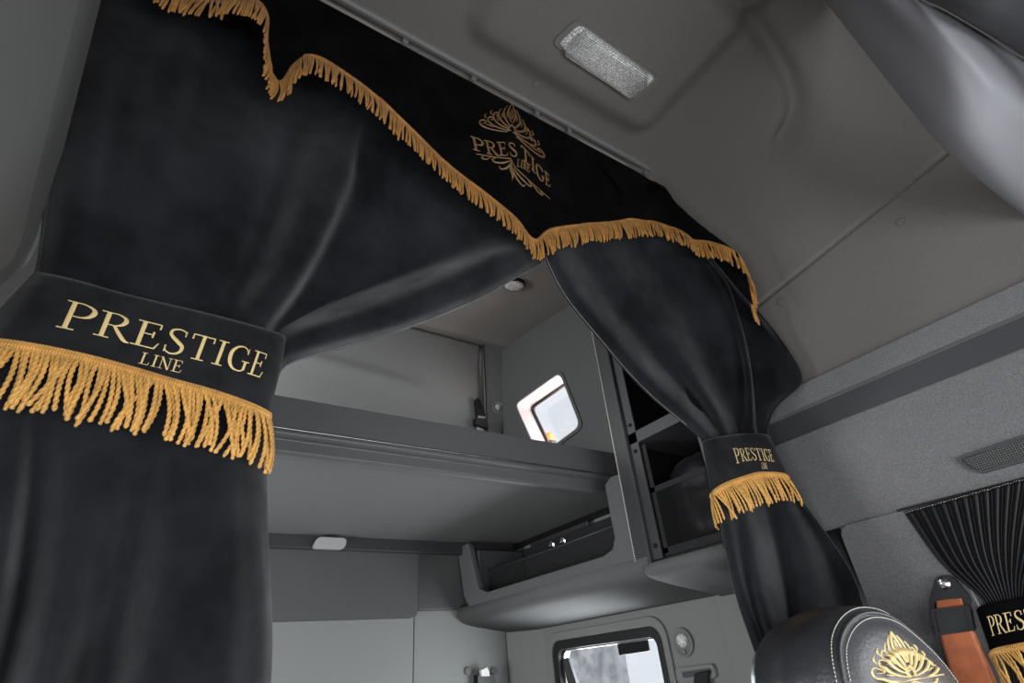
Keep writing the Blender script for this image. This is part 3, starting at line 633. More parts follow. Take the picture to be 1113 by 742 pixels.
# ================================================================== FRINGES
def resample(path, n):
    p = np.asarray(path); d = np.r_[0, np.cumsum(np.linalg.norm(np.diff(p, axis=0), axis=1))]; T = np.linspace(0, d[-1], n)
    return np.array([np.interp(T, d, p[:, k]) for k in range(3)]).T, d[-1]
def braid(name, hem, nor, up, parent, h=.016, step=.0009, m='gold'):
    """woven heading: ribbed strip standing proud of the cloth"""
    n = max(8, int(resample(hem, 4)[1]/step)); H, L = resample(hem, n); N = resample(nor, n)[0] if False else np.array([np.interp(np.linspace(0, 1, n), np.linspace(0, 1, len(nor)), nor[:, k]) for k in range(3)]).T
    U = np.array([np.interp(np.linspace(0, 1, n), np.linspace(0, 1, len(up)), up[:, k]) for k in range(3)]).T
    V = []; R_ = 7
    for i in range(n):
        rib = .0024*abs(math.sin(i*math.pi/4))
        for j in range(R_):
            t = j/(R_-1); o = .0015 + math.sin(t*math.pi)*.0035 + rib + (.0008 if j % 2 else 0); o = .0005 if j in (0, R_-1) else o
            V.append(H[i] + U[i]*(h*t - .002) + N[i]*o)
    return obj(name, V, [(i*R_+j, (i+1)*R_+j, (i+1)*R_+j+1, i*R_+j+1) for i in range(n-1) for j in range(R_-1)], m, parent, smooth=False)
def cordg(p0, out, tan, L, r, rings, nv, rs, lean, sway):
    ph = rs.rand()*6; s1, s2 = rs.randn(2)*.5; pts = []
    for i in range(rings):
        t = i/(rings-1); lat = (lean*t + sway*(math.sin(2.6*t+s1*2)-math.sin(s1*2))*.5)*L; fo = (math.sin(t*2.2)*.10 + .05*s2*t)*L
        pts.append(p0 + np.array([0, 0, -1])*L*t*(1-.03*abs(lean)) + tan*lat + out*fo)
    pts = np.array(pts); V = []; Fs = []
    T = np.gradient(pts, axis=0); T /= np.linalg.norm(T, axis=1, keepdims=True)
    for i in range(rings):
        a = np.cross(T[i], out); a /= np.linalg.norm(a); b = np.cross(T[i], a)
        tw = ph + i/(rings-1)*L/.0095*math.pi; e = 1 if i < rings-1 else .45
        for k in range(nv):
            w = 2*math.pi*k/nv; rr = r*e*(.52 + .58*abs(math.cos(w-tw))); V.append(pts[i] + rr*(math.cos(w)*a + math.sin(w)*b))
    Fs = [(i*nv+k, i*nv+(k+1) % nv, (i+1)*nv+(k+1) % nv, (i+1)*nv+k) for i in range(rings-1) for k in range(nv)] + [tuple(range((rings-1)*nv, rings*nv))]
    return V, Fs
def fringe(hem, nor, up, parent, spacing, L, r, rings, nv, seed=1, lean=0., sway=.25, h=.016, indiv=100, double=False, m='gold', clump=1.0):
    bd = braid('fringe_braid', hem, nor, up, parent, h=h, m=m); rs = np.random.RandomState(seed); Ltot = resample(hem, 4)[1]; n = int(Ltot/spacing)
    H, _ = resample(hem, n); N = np.array([np.interp(np.linspace(0, 1, n), np.linspace(0, 1, len(nor)), nor[:, k]) for k in range(3)]).T
    cl = np.cumsum(rs.randn(n)*.10); cl -= np.convolve(np.pad(cl, 6, 'edge'), np.ones(13)/13, 'valid'); gs = []
    for i in range(n):
        tan = H[min(i+1, n-1)]-H[max(i-1, 0)]; tan[2] = 0; tan /= np.linalg.norm(tan)+1e-9; out = N[i].copy(); out[2] = 0; out /= np.linalg.norm(out)+1e-9
        layer = (i % 2)*r*1.1 if double else 0
        gs.append((i, cordg(H[i] + out*(.0035+layer) + np.array([0, 0, .001]), out, tan, L*(1+rs.randn()*.05), r, rings, nv, rs, lean + cl[i]*clump + rs.randn()*.05*clump, sway), np.linalg.norm(H[i])))
    near = set(sorted(range(n), key=lambda i: gs[i][2])[:indiv]) if n > indiv else set(range(n))
    for i, g, _ in gs:
        if i in near: obj('fringe_cord', g[0], g[1], m, bd, smooth=True)
    rest = [g for i, g, _ in gs if i not in near]
    if rest:
        v, f = merge(*rest); o = obj('fringe_cords', v, f, m, bd, smooth=True); o['kind'] = 'stuff'
    return bd
def hemof(S, rows=4):
    up = S.G[:, -1-rows]-S.G[:, -1]; up = up/(np.linalg.norm(up, axis=1, keepdims=True)+1e-9); return S.G[:, -1], S.N[:, -1], up

# ================================================================== CURTAINS
def px(l): return [P(u, v, Y=y) for u, v, y in l]
def clampS(S, k=.982):
    """keep the cloth on the cab side of headliner and wall"""
    G = S.G.reshape(-1, 3); out = G.copy()
    a = np.asarray(prof)[:-1]; b = np.asarray(prof)[1:]
    for i, p in enumerate(G):
        best = 9.
        den = p[0]*(b[:, 1]-a[:, 1]) - p[2]*(b[:, 0]-a[:, 0]); den[np.abs(den) < 1e-9] = 1e-9
        t = (a[:, 0]*(b[:, 1]-a[:, 1]) - a[:, 1]*(b[:, 0]-a[:, 0]))/den; q = p[None, [0, 2]]*t[:, None]
        s_ = ((q-a)*(b-a)).sum(1)/((b-a)**2).sum(1); ok = (t > 0) & (s_ >= -.01) & (s_ <= 1.01) & (a[:, 0] > 1.2)
        if ok.any(): best = min(best, t[ok].min())
        if p[0] > 0: best = min(best, 1.53/p[0])
        if best*k < 1: out[i] = p*best*k
    S.G = out.reshape(S.G.shape)
    S.G[:, 1:-1] = (S.G[:, :-2] + 2*S.G[:, 1:-1] + S.G[:, 2:])/4; S.norm(); return S
def panel(defs, ra=46, rb=10, rc=34, sub=6, zr=1.418, yr=.80):
    cols = []
    for X, up, tie, bot, low in defs:
        a = [np.array([X, yr + (.012 if len(cols) % 2 else -.008), zr])] + px(up) + px([tie]); b = px([tie, bot]); c = px([bot]+low)
        e = c[-1] + (c[-1]-c[-2])*np.array([0, 0, 1])*1.0; e[2] = -.75; c.append(e)
        cols.append(np.vstack([cat(a, ra)[:-1], cat(b, rb)[:-1], cat(c, rc)]))
    S = Surf.__new__(Surf); A = np.array(cols); n = len(cols); T = np.linspace(0, n-1, (n-1)*sub+1); k = np.clip(T.astype(int), 0, n-2); t = (T-k)[:, None, None]
    m = np.zeros_like(A); m[1:-1] = (A[2:]-A[:-2])/2; m[0] = A[1]-A[0]; m[-1] = A[-1]-A[-2]
    S.G = (2*t**3-3*t**2+1)*A[k] + (t**3-2*t**2+t)*m[k] + (-2*t**3+3*t**2)*A[k+1] + (t**3-t**2)*m[k+1]
    # soften the kinks along each column
    for _ in range(2): S.G[:, 1:-1] = (S.G[:, :-2] + 2*S.G[:, 1:-1] + S.G[:, 2:])/4
    S.norm(); return S
LD = [
 (-.37, [(75, 60, .86), (55, 180, .88), (46, 250, .92)], (40, 299, .95), (-28, 392, .95), [(-60, 560, .97), (-95, 742, .97)]),
 (-.28, [(110, 60, .84), (90, 180, .86), (72, 262, .89)], (66, 306, .925), (15, 390, .915), [(0, 560, .90), (-40, 742, .90)]),
 (-.22, [(150, 60, .855), (125, 180, .88), (105, 262, .90)], (98, 313, .925), (50, 400, .92), [(35, 560, .95), (0, 742, .96)]),
 (-.15, [(190, 70, .84), (165, 180, .86), (140, 262, .89)], (130, 321, .92), (90, 408, .91), [(80, 560, .91), (45, 742, .90)]),
 (-.08, [(225, 80, .87), (205, 180, .875), (178, 262, .90)], (160, 328, .92), (130, 418, .91), [(118, 560, .93), (85, 742, .95)]),
 (.0, [(262, 90, .88), (245, 180, .88), (215, 270, .91)], (190, 335, .925), (165, 425, .92), [(150, 560, .955), (115, 742, .97)]),
 (.06, [(300, 100, .88), (280, 180, .88), (250, 275, .925)], (218, 342, .93), (195, 433, .915), [(188, 560, .91), (160, 742, .90)]),
 (.12, [(335, 115, .885), (308, 190, .905), (280, 280, .945)], (243, 347, .945), (222, 440, .92), [(220, 560, .895), (205, 742, .885)]),
 (.18, [(362, 125, .87), (345, 190, .86), (315, 275, .88), (290, 320, .90)], (264, 351, .93), (245, 446, .92), [(248, 560, .90), (240, 742, .89)]),
 (.24, [(385, 135, .85), (376, 190, .86), (350, 255, .875), (317, 315, .90)], (283, 356, .93), (262, 450, .93), [(268, 560, .92), (268, 742, .92)]),
 (.29, [(402, 150, .87), (388, 215, .94), (355, 275, .98), (324, 322, .99)], (293, 358, .97), (275, 454, .945), [(280, 560, .94), (284, 742, .94)]),
 (.38, [(450, 180, .87), (445, 240, .93), (400, 295, .99), (345, 332, 1.01)], (297, 360, .985), (282, 456, .955), [(288, 600, .96), (291, 742, .96)]),
 (.48, [(520, 215, .88), (500, 265, .93), (430, 303, .99), (355, 334, 1.01)], (300, 361, .985), (285, 457, .965), [(290, 600, .97), (293, 742, .97)]),
 (.56, [(575, 250, .85), (530, 282, .85), (430, 325, .90), (352, 352, .925)], (304, 368, .955), (287, 458, .97), [(291, 600, .98), (294, 742, .98)]),
 (.60, [(588, 262, .855), (545, 298, .86), (440, 345, .905), (352, 370, .93)], (305, 382, .955), (287, 459, .985), [(290, 600, .99), (293, 742, .99)]),
 (.63, [(594, 275, .87), (563, 300, .89), (520, 325, .91), (450, 354, .94), (390, 373, .97)], (306, 396, .99), (286, 460, 1.0), [(289, 600, 1.0), (292, 742, 1.0)]),
]
SL = panel(LD)
lc = tag(SL.mesh('curtain', 'suede', None, .0035, origin=(-.05, .93, -.75)), 'large black suede curtain swept to the left, gathered by the wide tieback', 'curtain', None)
RD = [
 (.60, [(600, 300, .86), (650, 368, .88), (700, 425, .89), (745, 462, .89)], (768, 481, .88), (778, 540, .865), [(800, 650, .835), (833, 742, .83)]),
 (.63, [(615, 300, .84), (665, 365, .857), (712, 417, .865), (755, 457, .865)], (775, 479, .865), (783, 535, .85), [(808, 650, .815), (842, 742, .81)]),
 (.70, [(642, 300, .865), (686, 357, .888), (727, 405, .90), (765, 448, .893)], (785, 477, .865), (795, 530, .845), [(815, 650, .815), (848, 742, .81)]),
 (.78, [(670, 295, .85), (713, 350, .855), (748, 402, .85), (776, 445, .85)], (792, 475, .855), (806, 526, .84), [(828, 650, .785), (856, 742, .785)]),
 (.90, [(705, 290, .845), (745, 350, .85), (773, 405, .855), (787, 445, .865)], (799, 474, .86), (816, 523, .845), [(840, 640, .80), (862, 742, .80)]),
 (1.0, [(735, 290, .80), (768, 350, .82), (791, 405, .835), (797, 445, .865)], (805, 473, .86), (826, 521, .835), [(853, 640, .84), (866, 742, .85)]),
 (1.12, [(765, 292, .76), (789, 345, .79), (805, 400, .815), (808, 445, .84)], (811, 472, .835), (836, 521, .82), [(868, 630, .80), (878, 742, .82)]),
 (1.20, [(783, 300, .725), (802, 345, .755), (814, 400, .78), (817, 445, .805)], (817, 471, .82), (844, 521, .81), [(888, 630, .775), (893, 742, .80)]),
 (1.24, [(790, 303, .74), (806, 348, .79), (820, 400, .82), (821, 445, .825)], (822, 471, .82), (850, 522, .805), [(908, 630, .78), (915, 742, .80)]),
 (1.28, [(805, 315, .70), (826, 358, .74), (840, 405, .765), (833, 445, .79)], (827, 472, .812), (855, 523, .795), [(922, 632, .755), (932, 742, .78)]),
 (1.31, [(821, 335, .67), (846, 365, .67), (874, 414, .672), (842, 441, .75)], (832, 473, .80), (858, 526, .785), [(934, 637, .735), (947, 742, .75)]),
]
SR = clampS(panel(RD))
rc = tag(SR.mesh('curtain', 'suede', None, .0035, origin=(1.35, .84, -.75)), 'smaller black suede curtain swept to the right wall behind the headrest', 'curtain', None)
# pale hem stitching on the inner edge of the right curtain
gs = []
for i in range(0, 300):
    b = 2 + 40*i/300; a = 1.0; p = SR.at(a, b, .0022); q = SR.at(a, b + .07, .0022); gs.append(tube([p, (p+q)/2, q], .0006, 4))
v, f = merge(*gs); obj('hem_stitching', v, f, 'palethread', rc, smooth=True, label='pale stitches along the hem')
# valance
VD = [(-.42, (-.38, .76, 1.14)), (-.34, (-.27, .73, 1.22)),
 (-.26, (183, -8, .76)), (-.18, (232, 2, .74)), (-.11, (274, 2, .73)), (-.06, (290, 18, .735)), (-.02, (288, 46, .765)), (.02, (293, 76, .80)), (.05, (304, 88, .805)),
 (.09, (318, 70, .79)), (.13, (335, 62, .77)), (.18, (365, 76, .765)), (.26, (420, 117, .77)),
 (.40, (482, 178, .79), (480, 125, .78)), (.48, (530, 215, .80), (528, 155, .768)), (.57, (560, 240, .815), (563, 163, .738)), (.64, (580, 263, .83), (590, 185, .775)), (.70, (600, 251, .81), (612, 205, .80)),
 (.80, (650, 244, .80), (665, 207, .79)), (.90, (700, 240, .785)), (1.0, (735, 249, .74)), (1.07, (755, 261, .72)), (1.13, (775, 264, .69)), (1.19, (800, 274, .675)), (1.23, (811, 298, .655)), (1.26, (818, 331, .655))]
cols = []
for d in VD:
    top = np.array([d[0], .742, 1.412]); h = np.array(d[1]) if d[1][2] > 1.0 and abs(d[1][0]) < 1 else P(d[1][0], d[1][1], Y=d[1][2])
    if len(d) > 2: mid = P(d[2][0], d[2][1], Y=d[2][2])
    else: mid = top*.45 + h*.55; mid[1] = top[1] + (h[1]-top[1])*.42
    cols.append([top, mid, h])
SV = clampS(Surf(cols, 30, 8), .935)
va = tag(SV.mesh('valance', 'velvet', None, .004, origin=(.55, .76, .9)), 'black velvet valance with gold fringe and embroidered crest hanging below the ceiling rail', 'valance', None)
hm, nm, up = hemof(SV); nm = nm / np.linalg.norm(nm, axis=1, keepdims=True)
fringe(hm, nm, up, va, .0056, .072, .0029, 18, 6, seed=3, sway=.10, h=.012, indiv=100, m='shadegold', clump=.45)
# crest on the valance
em = lambda q: quadmap(SV, q, .0008, .0035)
qL = [(514, 163), (566, 171), (566, 157), (512, 148)]
v, f = textg('PRES', em([(514, 163), (563, 171.5), (560, 157), (511, 148.5)])); obj('embroidered_lettering', v, f, 'shadethread', va, smooth=True)
v, f = textg('TIGE', em([(566, 172), (598, 204), (596, 190), (565, 157.5)])); obj('embroidered_lettering', v, f, 'shadethread', va, smooth=True)
v, f = textg('LINE', em([(561, 181), (575, 188), (576, 180), (562, 173)])); obj('embroidered_lettering', v, f, 'shadethread', va, smooth=True)
ct = em([(505, 138), (607, 190), (625, 110), (500, 90)])
def cmap(x, y, h):   # crest space: x -1..1, y 0..1, over the ridge of the fold
    u = 556 + x*46; v_ = 143 + (x*6 if x < 0 else x*42) - y*30; a = SV.inv(u, v_) if False else None
    return u, v_
_cache = {}
def on(S, u, v, off): a, b = S.inv(u, v); return S.at(a, b, off)
def fnc(x, y, h): u, v_ = cmap(x, y, h); return on(SV, u, v_, .0008+.003*h)
gs = [ribbon(p, w, fnc) for p, w in crest_strokes()]
def fnb(x, y, h): u, v_ = cmap(x, -y, h); return on(SV, u, v_ + 30 + (6 if x > 0 else 0), .0008+.003*h)
gs += [ribbon([(-.85, .0), (-.4, .02), (0, .0), (.4, .02), (.9, .0)], [.01, .03, .04, .03, .01], fnb)]
for sx in (-1, 1):
    for p, w in (([(0, .05), (.2*sx, .18), (.4*sx, .2), (.46*sx, .1), (.38*sx, .06)], [.02, .07, .06, .04, .02]), ([(0, .1), (.12*sx, .35), (.25*sx, .42), (.3*sx, .32)], [.02, .07, .05, .02]), ([(0, .1), (.03*sx, .3), (0, .6)], [.03, .06, .01]), ([(.5*sx, .05), (.62*sx, .15), (.72*sx, .1), (.66*sx, .04)], [.02, .04, .03, .02])):
        gs.append(ribbon(p, w, fnb))
v, f = merge(*gs); obj('embroidered_crest', v, f, 'shadethread', va, smooth=True)

# tiebacks
def band(defs, m='band', sub=8, rows=16):
    return Surf([[P(a[0], a[1], Y=a[2]), P((a[0]+b[0])/2+c, (a[1]+b[1])/2, Y=(a[2]+b[2])/2-.004), P(b[0], b[1], Y=b[2])] for a, b, c in defs], rows, sub)
LB = [((36, 318, 1.00), (-30, 402, .99), 0), ((38, 297, .965), (-34, 378, .96), -2), ((52, 298, .915), (-8, 379, .905), -1), ((84, 305, .90), (35, 385, .895), 0), ((130, 318, .895), (90, 396, .89), 0), ((175, 329, .895), (140, 409, .89), 0), ((215, 338, .90), (182, 421, .892), 0),
      ((250, 347, .905), (220, 431, .897), 0), ((280, 355, .908), (252, 441, .903), 0), ((300, 361, .918), (276, 450, .915), 0), ((310, 367, .945), (289, 457, .94), 1), ((308, 372, .99), (286, 459, .985), 1)]
SB = band(LB)
tb = tag(SB.mesh('tieback', 'band', None, .004, origin=(-.05, .9, .4)), 'wide black tieback reading PRESTIGE LINE with long gold fringe around the left curtain', 'tieback')
v, f = textg('PRESTIGE', quadmap(SB, [(61, 355), (284, 411.5), (292, 386), (74, 327.5)]), first=1.06); obj('embroidered_lettering', v, f, 'thread', tb, smooth=True)
v, f = textg('LINE', quadmap(SB, [(150, 395), (197, 406), (201, 393.5), (155, 383)])); obj('embroidered_lettering', v, f, 'thread', tb, smooth=True)
gs = []; n_ = SB.G.shape[0]
for i in range(110):
    a = 8 + (n_-14)*i/110; p = SB.at(a, 1.0, .0012); q = SB.at(a+.32, 1.0, .0012); gs.append(tube([p, (p+q)/2, q], .0005, 4))
v, f = merge(*gs); obj('edge_stitching', v, f, 'strip', tb, smooth=True)
hm, nm, up = hemof(SB, 3)
fringe(hm, nm, up, tb, .0056, .088, .0032, 44, 10, seed=5, sway=.18, h=.020, indiv=100, double=True)
RB = [((766, 484, .905), (777, 545, .90), 0), ((764, 480, .872), (775, 540, .862), 0), ((774, 476, .850), (788, 531, .838), 0), ((790, 473, .838), (806, 524, .822), 0), ((805, 471.5, .832), (825, 519, .808), 0), ((820, 471, .800), (842, 518.5, .788), 1), ((831, 472, .785), (853, 520, .770), 1), ((836, 474, .79), (858, 523, .765), 1)]
SRB = band(RB)
tb2 = tag(SRB.mesh('tieback', 'band', None, .004, origin=(1.35, .82, .4)), 'black tieback reading PRESTIGE with short gold fringe around the right curtain', 'tieback')
v, f = textg('PRESTIGE', quadmap(SRB, [(800, 503), (842, 502), (837.5, 489), (796, 489)]), first=1.15); obj('embroidered_lettering', v, f, 'thread', tb2, smooth=True)
v, f = textg('LINE', quadmap(SRB, [(828, 509.5), (834.5, 509.5), (833, 503), (827, 503)])); obj('embroidered_lettering', v, f, 'thread', tb2, smooth=True)
hm, nm, up = hemof(SRB, 3)
fringe(hm, nm, up, tb2, .0068, .070, .0028, 26, 8, seed=8, lean=.12, sway=.10, h=.018, indiv=100)

# ================================================================== DOOR WINDOW CURTAIN, TIEBACK
cols = []; NP = 25
for i in range(NP*2+1):
    t = i/(NP*2); u = 982 + 300*t; vtop = 556 - (u-982)*.282; ub = 1071 + 74*t; xo = 1.5165 if i % 2 else 1.5345
    xo2 = 1.519 if i % 2 else 1.5325
    a = P(u, vtop, X=xo2)
    b = P(u*.45+ub*.55 - 8*(1-t), (vtop*.45+655*.55) + 2, X=xo); c = P(ub, 657 - 12*t, X=1.523 if i % 2 else 1.531)
    e = P(ub + 22, 720 - 12*t, X=1.523 if i % 2 else 1.531); g = P(ub + 40, 800, X=xo); cols.append([a, b, c, e, g])
SW = Surf(cols, 46, 3)
wc = tag(SW.mesh('window_curtain', 'satin', None, .0015, origin=(1.525, .4, -.1)), 'finely pleated black satin curtain over the door window at the right', 'curtain')
gs = []
for i in range(120):
    a = i*SW.G.shape[0]/120; p = SW.at(a, .3, .0015); q = SW.at(a+.6, .3, .0015); gs.append(tube([p, (p+q)/2, q], .0007, 4))
v, f = merge(*gs); obj('header_stitching', v, f, 'palethread', wc, smooth=True, label='pale stitches along the top')
v, f = boxg(1.533, 1.542, -.3, .59, .262, .268); tag(obj('window_curtain_rail', v, f, 'black', bevel=.001), 'slim black rail carrying the pleated door window curtain', 'rail')
WB = [[P(u, v, X=x) for u, v, x in r] for r in ([(1062, 663, 1.528), (1080, 716, 1.528)], [(1067, 658, 1.514), (1085, 711, 1.512)], [(1085, 654, 1.510), (1102, 707, 1.508)], [(1113, 649, 1.509), (1128, 702, 1.507)], [(1150, 641, 1.509), (1165, 692, 1.507)], [(1190, 633, 1.512), (1205, 682, 1.510)], [(1196, 634, 1.53), (1211, 682, 1.53)])]
SWB = Surf(WB, 14, 8)
tb3 = tag(SWB.mesh('tieback', 'velvet', None, .003, origin=(1.51, .35, .0)), 'black tieback with gold letters and fringe around the pleated window curtain', 'tieback')
v, f = textg('PRESTIGE', quadmap(SWB, [(1079, 691), (1180, 666), (1174, 648), (1073, 670)])); obj('embroidered_lettering', v, f, 'thread', tb3, smooth=True)
hm, nm, up = hemof(SWB, 3)
fringe(hm, nm, up, tb3, .0052, .06, .0024, 22, 8, seed=11, lean=.25, sway=.3, h=.014, indiv=100)

# ================================================================== SEAT BELT
sb = thing('seat_belt', 'tan seat belt hanging through a black anchor plate on the door pillar', 'seat belt', P(1060, 742, X=1.52))
plate('anchor_plate', [rpoly(pp([(1018, 626), (1034, 624), (1056, 650), (1054, 660), (1012, 664), (1010, 652)], X=1.522), [.014, .014, .012, .005, .005, .012], 5), rpoly(pp([(1016, 655), (1046, 650), (1047, 658), (1017, 662)], X=1.522), .003, 3)], XP, 1.519, 1.526, 'black', sb, bevel=.002)
q = P(1026, 634, X=1.519); a, b = disc(q, (-1, 0, 0), (0, 0, 1), [(.0125, -.017), (.0125, .002), (.009, .005), (.005, .006), (.005, .002), (0, .002)], 24); obj('bolt', a, b, 'chrome', sb, smooth=False, label='bright bolt')
plate('sleeve', [rpoly(pp([(1011, 662), (1054, 657), (1060, 685), (1018, 691)], X=1.512), .005, 4)], XP, 1.506, 1.520, 'black', sb, bevel=.003)
plate('sleeve_rim', [rpoly(pp([(1011, 662), (1054, 657), (1060, 685), (1018, 691)], X=1.508), .005, 4), rpoly(pp([(1016, 665), (1050, 661), (1055, 682), (1021, 687)], X=1.508), .004, 4)], XP, 1.503, 1.508, 'black', sb, bevel=.0015)
cb_ = []
for e_ in (((1018, 653), (1022, 690), (1036, 742), (1050, 800)), ((1031, 651), (1038, 688), (1056, 742), (1070, 800)), ((1045, 650), (1057, 686), (1080, 742), (1094, 800))):
    cb_.append([P(u, v, X=x) for (u, v), x in zip(e_, (1.5175, 1.5135, 1.509 if e_[0][0] == 1031 else 1.513, 1.51))])
for k_ in range(3): cb_[k_].append(cb_[k_][-1] + np.array([0, -.03, -.5]))
Surf(cb_, 40, 5).mesh('webbing', 'belt', sb, solid=.002)
a = P(1058, 686, X=1.5135); 
Surf([[P(1056, 686, X=1.516), P(1080, 742, X=1.516), P(1094, 800, X=1.516)], [P(1059, 686, X=1.522), P(1083, 742, X=1.522), P(1097, 800, X=1.522)]], 20, 4).mesh('webbing', 'belt', sb, solid=.002)

# ================================================================== SEAT
st = thing('seat', 'black leather seat whose stitched headrest carries gold crest embroidery', 'seat', (1.10, .60, -1.15))
YF = .56
FO = [P(u, v, Y=YF) for u, v in ((880, 742), (876, 712), (878, 690), (892, 669), (912, 658), (935, 657), (955, 664), (985, 688), (1008, 712), (1030, 742))]
oc = cat([(p[0], p[2]) for p in FO], 60); oc = np.vstack([[(oc[0][0] - .004, -.30)], oc, [(oc[-1][0] + .05, -.30)]]); oc = cat(oc, 80)
cx_ = np.array([(oc[:, 0].min()+oc[:, 0].max())/2 + .01, -.20])
secs = [(YF+.13, .80), (YF+.125, .90), (YF+.10, .965), (YF+.06, 1.0), (YF+.02, 1.0), (YF-.005, .985), (YF-.02, .955), (YF-.0235, .94), (YF-.021, .925), (YF-.027, .90), (YF-.036, .82), (YF-.045, .6), (YF-.05, .3), (YF-.05, .02)]
V = []
def lf(s, y): return 1 - .15*sst((YF+.02-y)/.035)
for y, s in secs:
    for x, z in oc: V.append((cx_[0] + (x-cx_[0])*s*(lf(s, y) if x < cx_[0] else 1), y, cx_[1] + (z-cx_[1])*s if z > cx_[1] else z))
k = len(oc); Fs = [(r*k+i, r*k+i+1, (r+1)*k+i+1, (r+1)*k+i) for r in range(len(secs)-1) for i in range(k-1)] + [tuple(range(k))]
V = np.array(V)
hrest = obj('headrest', V[:8*k], Fs[:7*(k-1)] + [tuple(range(k))], 'leather', st, smooth=True)
V2 = V[7*k:]; fpn = obj('headrest_front', V2, [(r*k+i, r*k+i+1, (r+1)*k+i+1, (r+1)*k+i) for r in range(len(secs)-8) for i in range(k-1)], 'leatherpanel', st, smooth=True, label='greyer front panel')
for s, y in ((.972, YF-.0165), (.905, YF-.0285)):
    gs = []; line = [np.array([cx_[0]+(x-cx_[0])*s*(lf(s, y) if x < cx_[0] else 1), y, cx_[1]+(z-cx_[1])*s]) for x, z in oc if z > cx_[1]]; ln, LL = resample(line, int(.0001+400))
    for i in range(0, 396, 3): gs.append(tube([ln[i], ln[i+1], ln[i+2]], .0009, 4))
    v, f = merge(*gs); obj('stitching', v, f, 'palethread', fpn, smooth=True, label='pale double stitching')
line = [np.array([cx_[0]+(x-cx_[0])*.938*(lf(1, YF-.0225) if x < cx_[0] else 1), YF-.0225, cx_[1]+(z-cx_[1])*.938]) for x, z in oc if z > cx_[1]]; a, b = tube(line, .0035, 8); obj('piping', a, b, 'leather', fpn, smooth=True)
# crest on the headrest front: front face height field
def yface(x, z):
    dx = np.abs((x-cx_[0])); best = 1e9
    w = V2.reshape(-1, 3); d = (w[:, 0]-x)**2 + (w[:, 2]-z)**2; i = np.argsort(d)[:4]; return float(np.average(w[i, 1], weights=1/(d[i]+1e-6)))
E0 = P(993, 742, Y=YF-.04); E1 = P(966, 690, Y=YF-.04)
hgt = .075; ccx = P(990, 735, Y=YF-.045)
exv = P(1022, 733, Y=YF-.045)-P(958, 744, Y=YF-.045); exv = np.array([exv[0], exv[2]])/2; eyv = np.array([E1[0], E1[2]])-np.array([E0[0], E0[2]])
eyv = P(972, 688, Y=YF-.045)-P(990, 738, Y=YF-.045); eyv = np.array([eyv[0], eyv[2]])
def fnh(x, y, h):
    c_ = np.array([ccx[0], ccx[2]]) + exv*x*1.35 + eyv*y; return np.array([c_[0], yface(*c_) - .0012 - .003*h, c_[1]])
gs = [ribbon(p, w, fnh) for p, w in crest_strokes()] + [ribbon([(-.8, -.06), (0, -.06), (.8, -.06)], [.03, .04, .03], fnh)]
for sx in (-1, 1): gs.append(ribbon([(0, -.1), (.25*sx, -.2), (.5*sx, -.2), (.6*sx, -.12)], [.03, .06, .05, .02], fnh))
v, f = merge(*gs); obj('embroidered_crest', v, f, 'thread', fpn, smooth=True)
# backrest, cushion, base
def padg(x0, x1, y0, y1, z0, z1): return boxg(x0, x1, y0, y1, z0, z1)
box('backrest', (.86, 1.40, .53, .70, -.80, -.27), 'leather', st, bevel=.05, segs=5, smooth=True)
box('cushion', (.86, 1.40, .10, .70, -.85, -.70), 'leather', st, bevel=.05, segs=5, smooth=True)
box('base', (.95, 1.31, .18, .62, -1.15, -.85), 'darkplastic', st, bevel=.02)

# ================================================================== OUTSIDE
v, f = boxg(2.9, 3.1, 3.28, 7.5, -1.5, .6); tag(obj('outside_wall', v, f, 'outwall', bevel=.01), 'mottled pale grey wall seen outside through the lower window', 'wall')
q = P(594, 474, X=1.70); ml = thing('marker_lamp', 'glowing orange marker lamp outside the small upper window', 'lamp', q)
box('bracket', (1.566, q[0], q[1]-.04, q[1]+.0, q[2]-.075, q[2]-.06), 'black', ml, bevel=.003)
a, b = disc(q + np.array([0, -.02, -.03]), (0, 0, 1), (0, 1, 0), [(.03, -.012), (.03, .0), (.028, .02), (.018, .038), (0, .044)], 24); obj('lens', a, b, 'orange', ml, smooth=True)
a, b = disc(q + np.array([0, -.02, -.03]), (0, 0, 1), (0, 1, 0), [(.036, -.035), (.036, -.012), (.03, -.010)], 24); obj('base', a, b, 'black', ml)

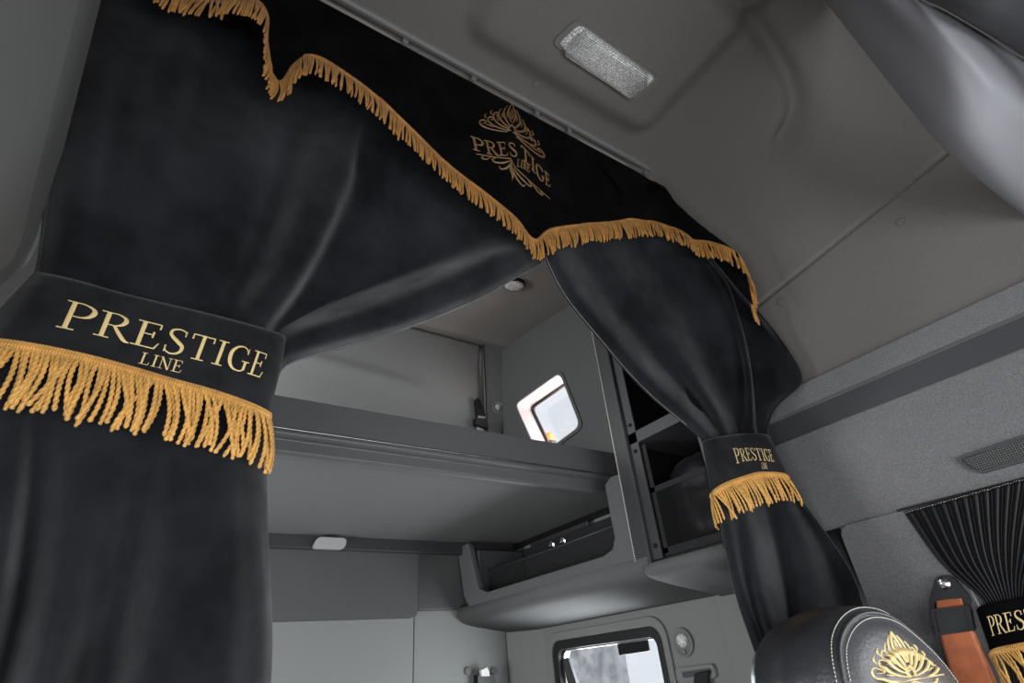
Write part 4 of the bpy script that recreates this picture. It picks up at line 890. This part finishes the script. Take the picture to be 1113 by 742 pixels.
# ================================================================== LIGHT
w = bpy.data.worlds.new('daylight'); bpy.context.scene.world = w; w.use_nodes = True; bg = w.node_tree.nodes['Background']; bg.inputs[0].default_value = (.93, .95, 1.0, 1); bg.inputs[1].default_value = 1.0
def area(name, loc, rot, sx, sy, e, col=(1, 1, 1)):
    l = bpy.data.lights.new(name, 'AREA'); l.shape = 'RECTANGLE'; l.size = sx; l.size_y = sy; l.energy = e; l.color = col; o = bpy.data.objects.new(name, l); C.objects.link(o); o.location = loc; o.rotation_euler = [math.radians(a) for a in rot]; return o
area('windscreen_daylight', (.57, -1.06, -.36), (90, 0, 0), 1.75, .85, 30, (.95, .97, 1))
area('left_door_daylight', (-.48, -.12, -.24), (0, -90, 0), .58, 1.15, 14, (.95, .97, 1))
area('right_door_daylight', (1.64, -.1, -.1), (0, 90, 0), .55, 1.0, 6, (.95, .97, 1))
area('rear_window_daylight', (1.66, 1.77, -.2), (0, 90, 0),   .55, .55, 16, (.95, .97, 1))
area('upper_window_daylight', (1.76, 1.86, 1.02), (0, 90, 0), .3, .35, 5, (.95, .97, 1))
area('left_sleeper_daylight', (-.50, 1.77, -.2), (0, -90, 0), .55, .55, 14, (.95, .97, 1))
area('left_upper_daylight', (-.50, 1.92, 1.02), (0, -90, 0), .33, .38, 14, (.95, .97, 1))
l = bpy.data.lights.new('marker_glow', 'POINT'); l.energy = 1.2; l.color = (1, .25, .05); l.shadow_soft_size = .03; o = bpy.data.objects.new('marker_glow', l); C.objects.link(o); o.location = P(611, 470, X=1.645)

# ================================================================== CAMERA
cam = bpy.data.cameras.new('camera'); cam.sensor_width = 36; cam.lens = F/1113*36; cam.clip_start = .01; co = bpy.data.objects.new('camera', cam); C.objects.link(co)
from mathutils import Matrix
cols_ = [RM[:, 0], -RM[:, 1], -RM[:, 2]]
u_, s_, v_ = np.linalg.svd(np.array(cols_).T); Rm = u_ @ v_
co.matrix_world = Matrix([[*Rm[0], 0], [*Rm[1], 0], [*Rm[2], 0], [0, 0, 0, 1]])
bpy.context.scene.camera = co
for o in C.objects:
    if o.parent is None: o.location.z += LIFT
vs_ = bpy.context.scene.view_settings; bpy.context.scene.display_settings.display_device = 'sRGB'; vs_.view_transform = 'Standard'; vs_.look = 'None'; vs_.gamma = 1; vs_.use_curve_mapping = False; vs_.exposure = 0
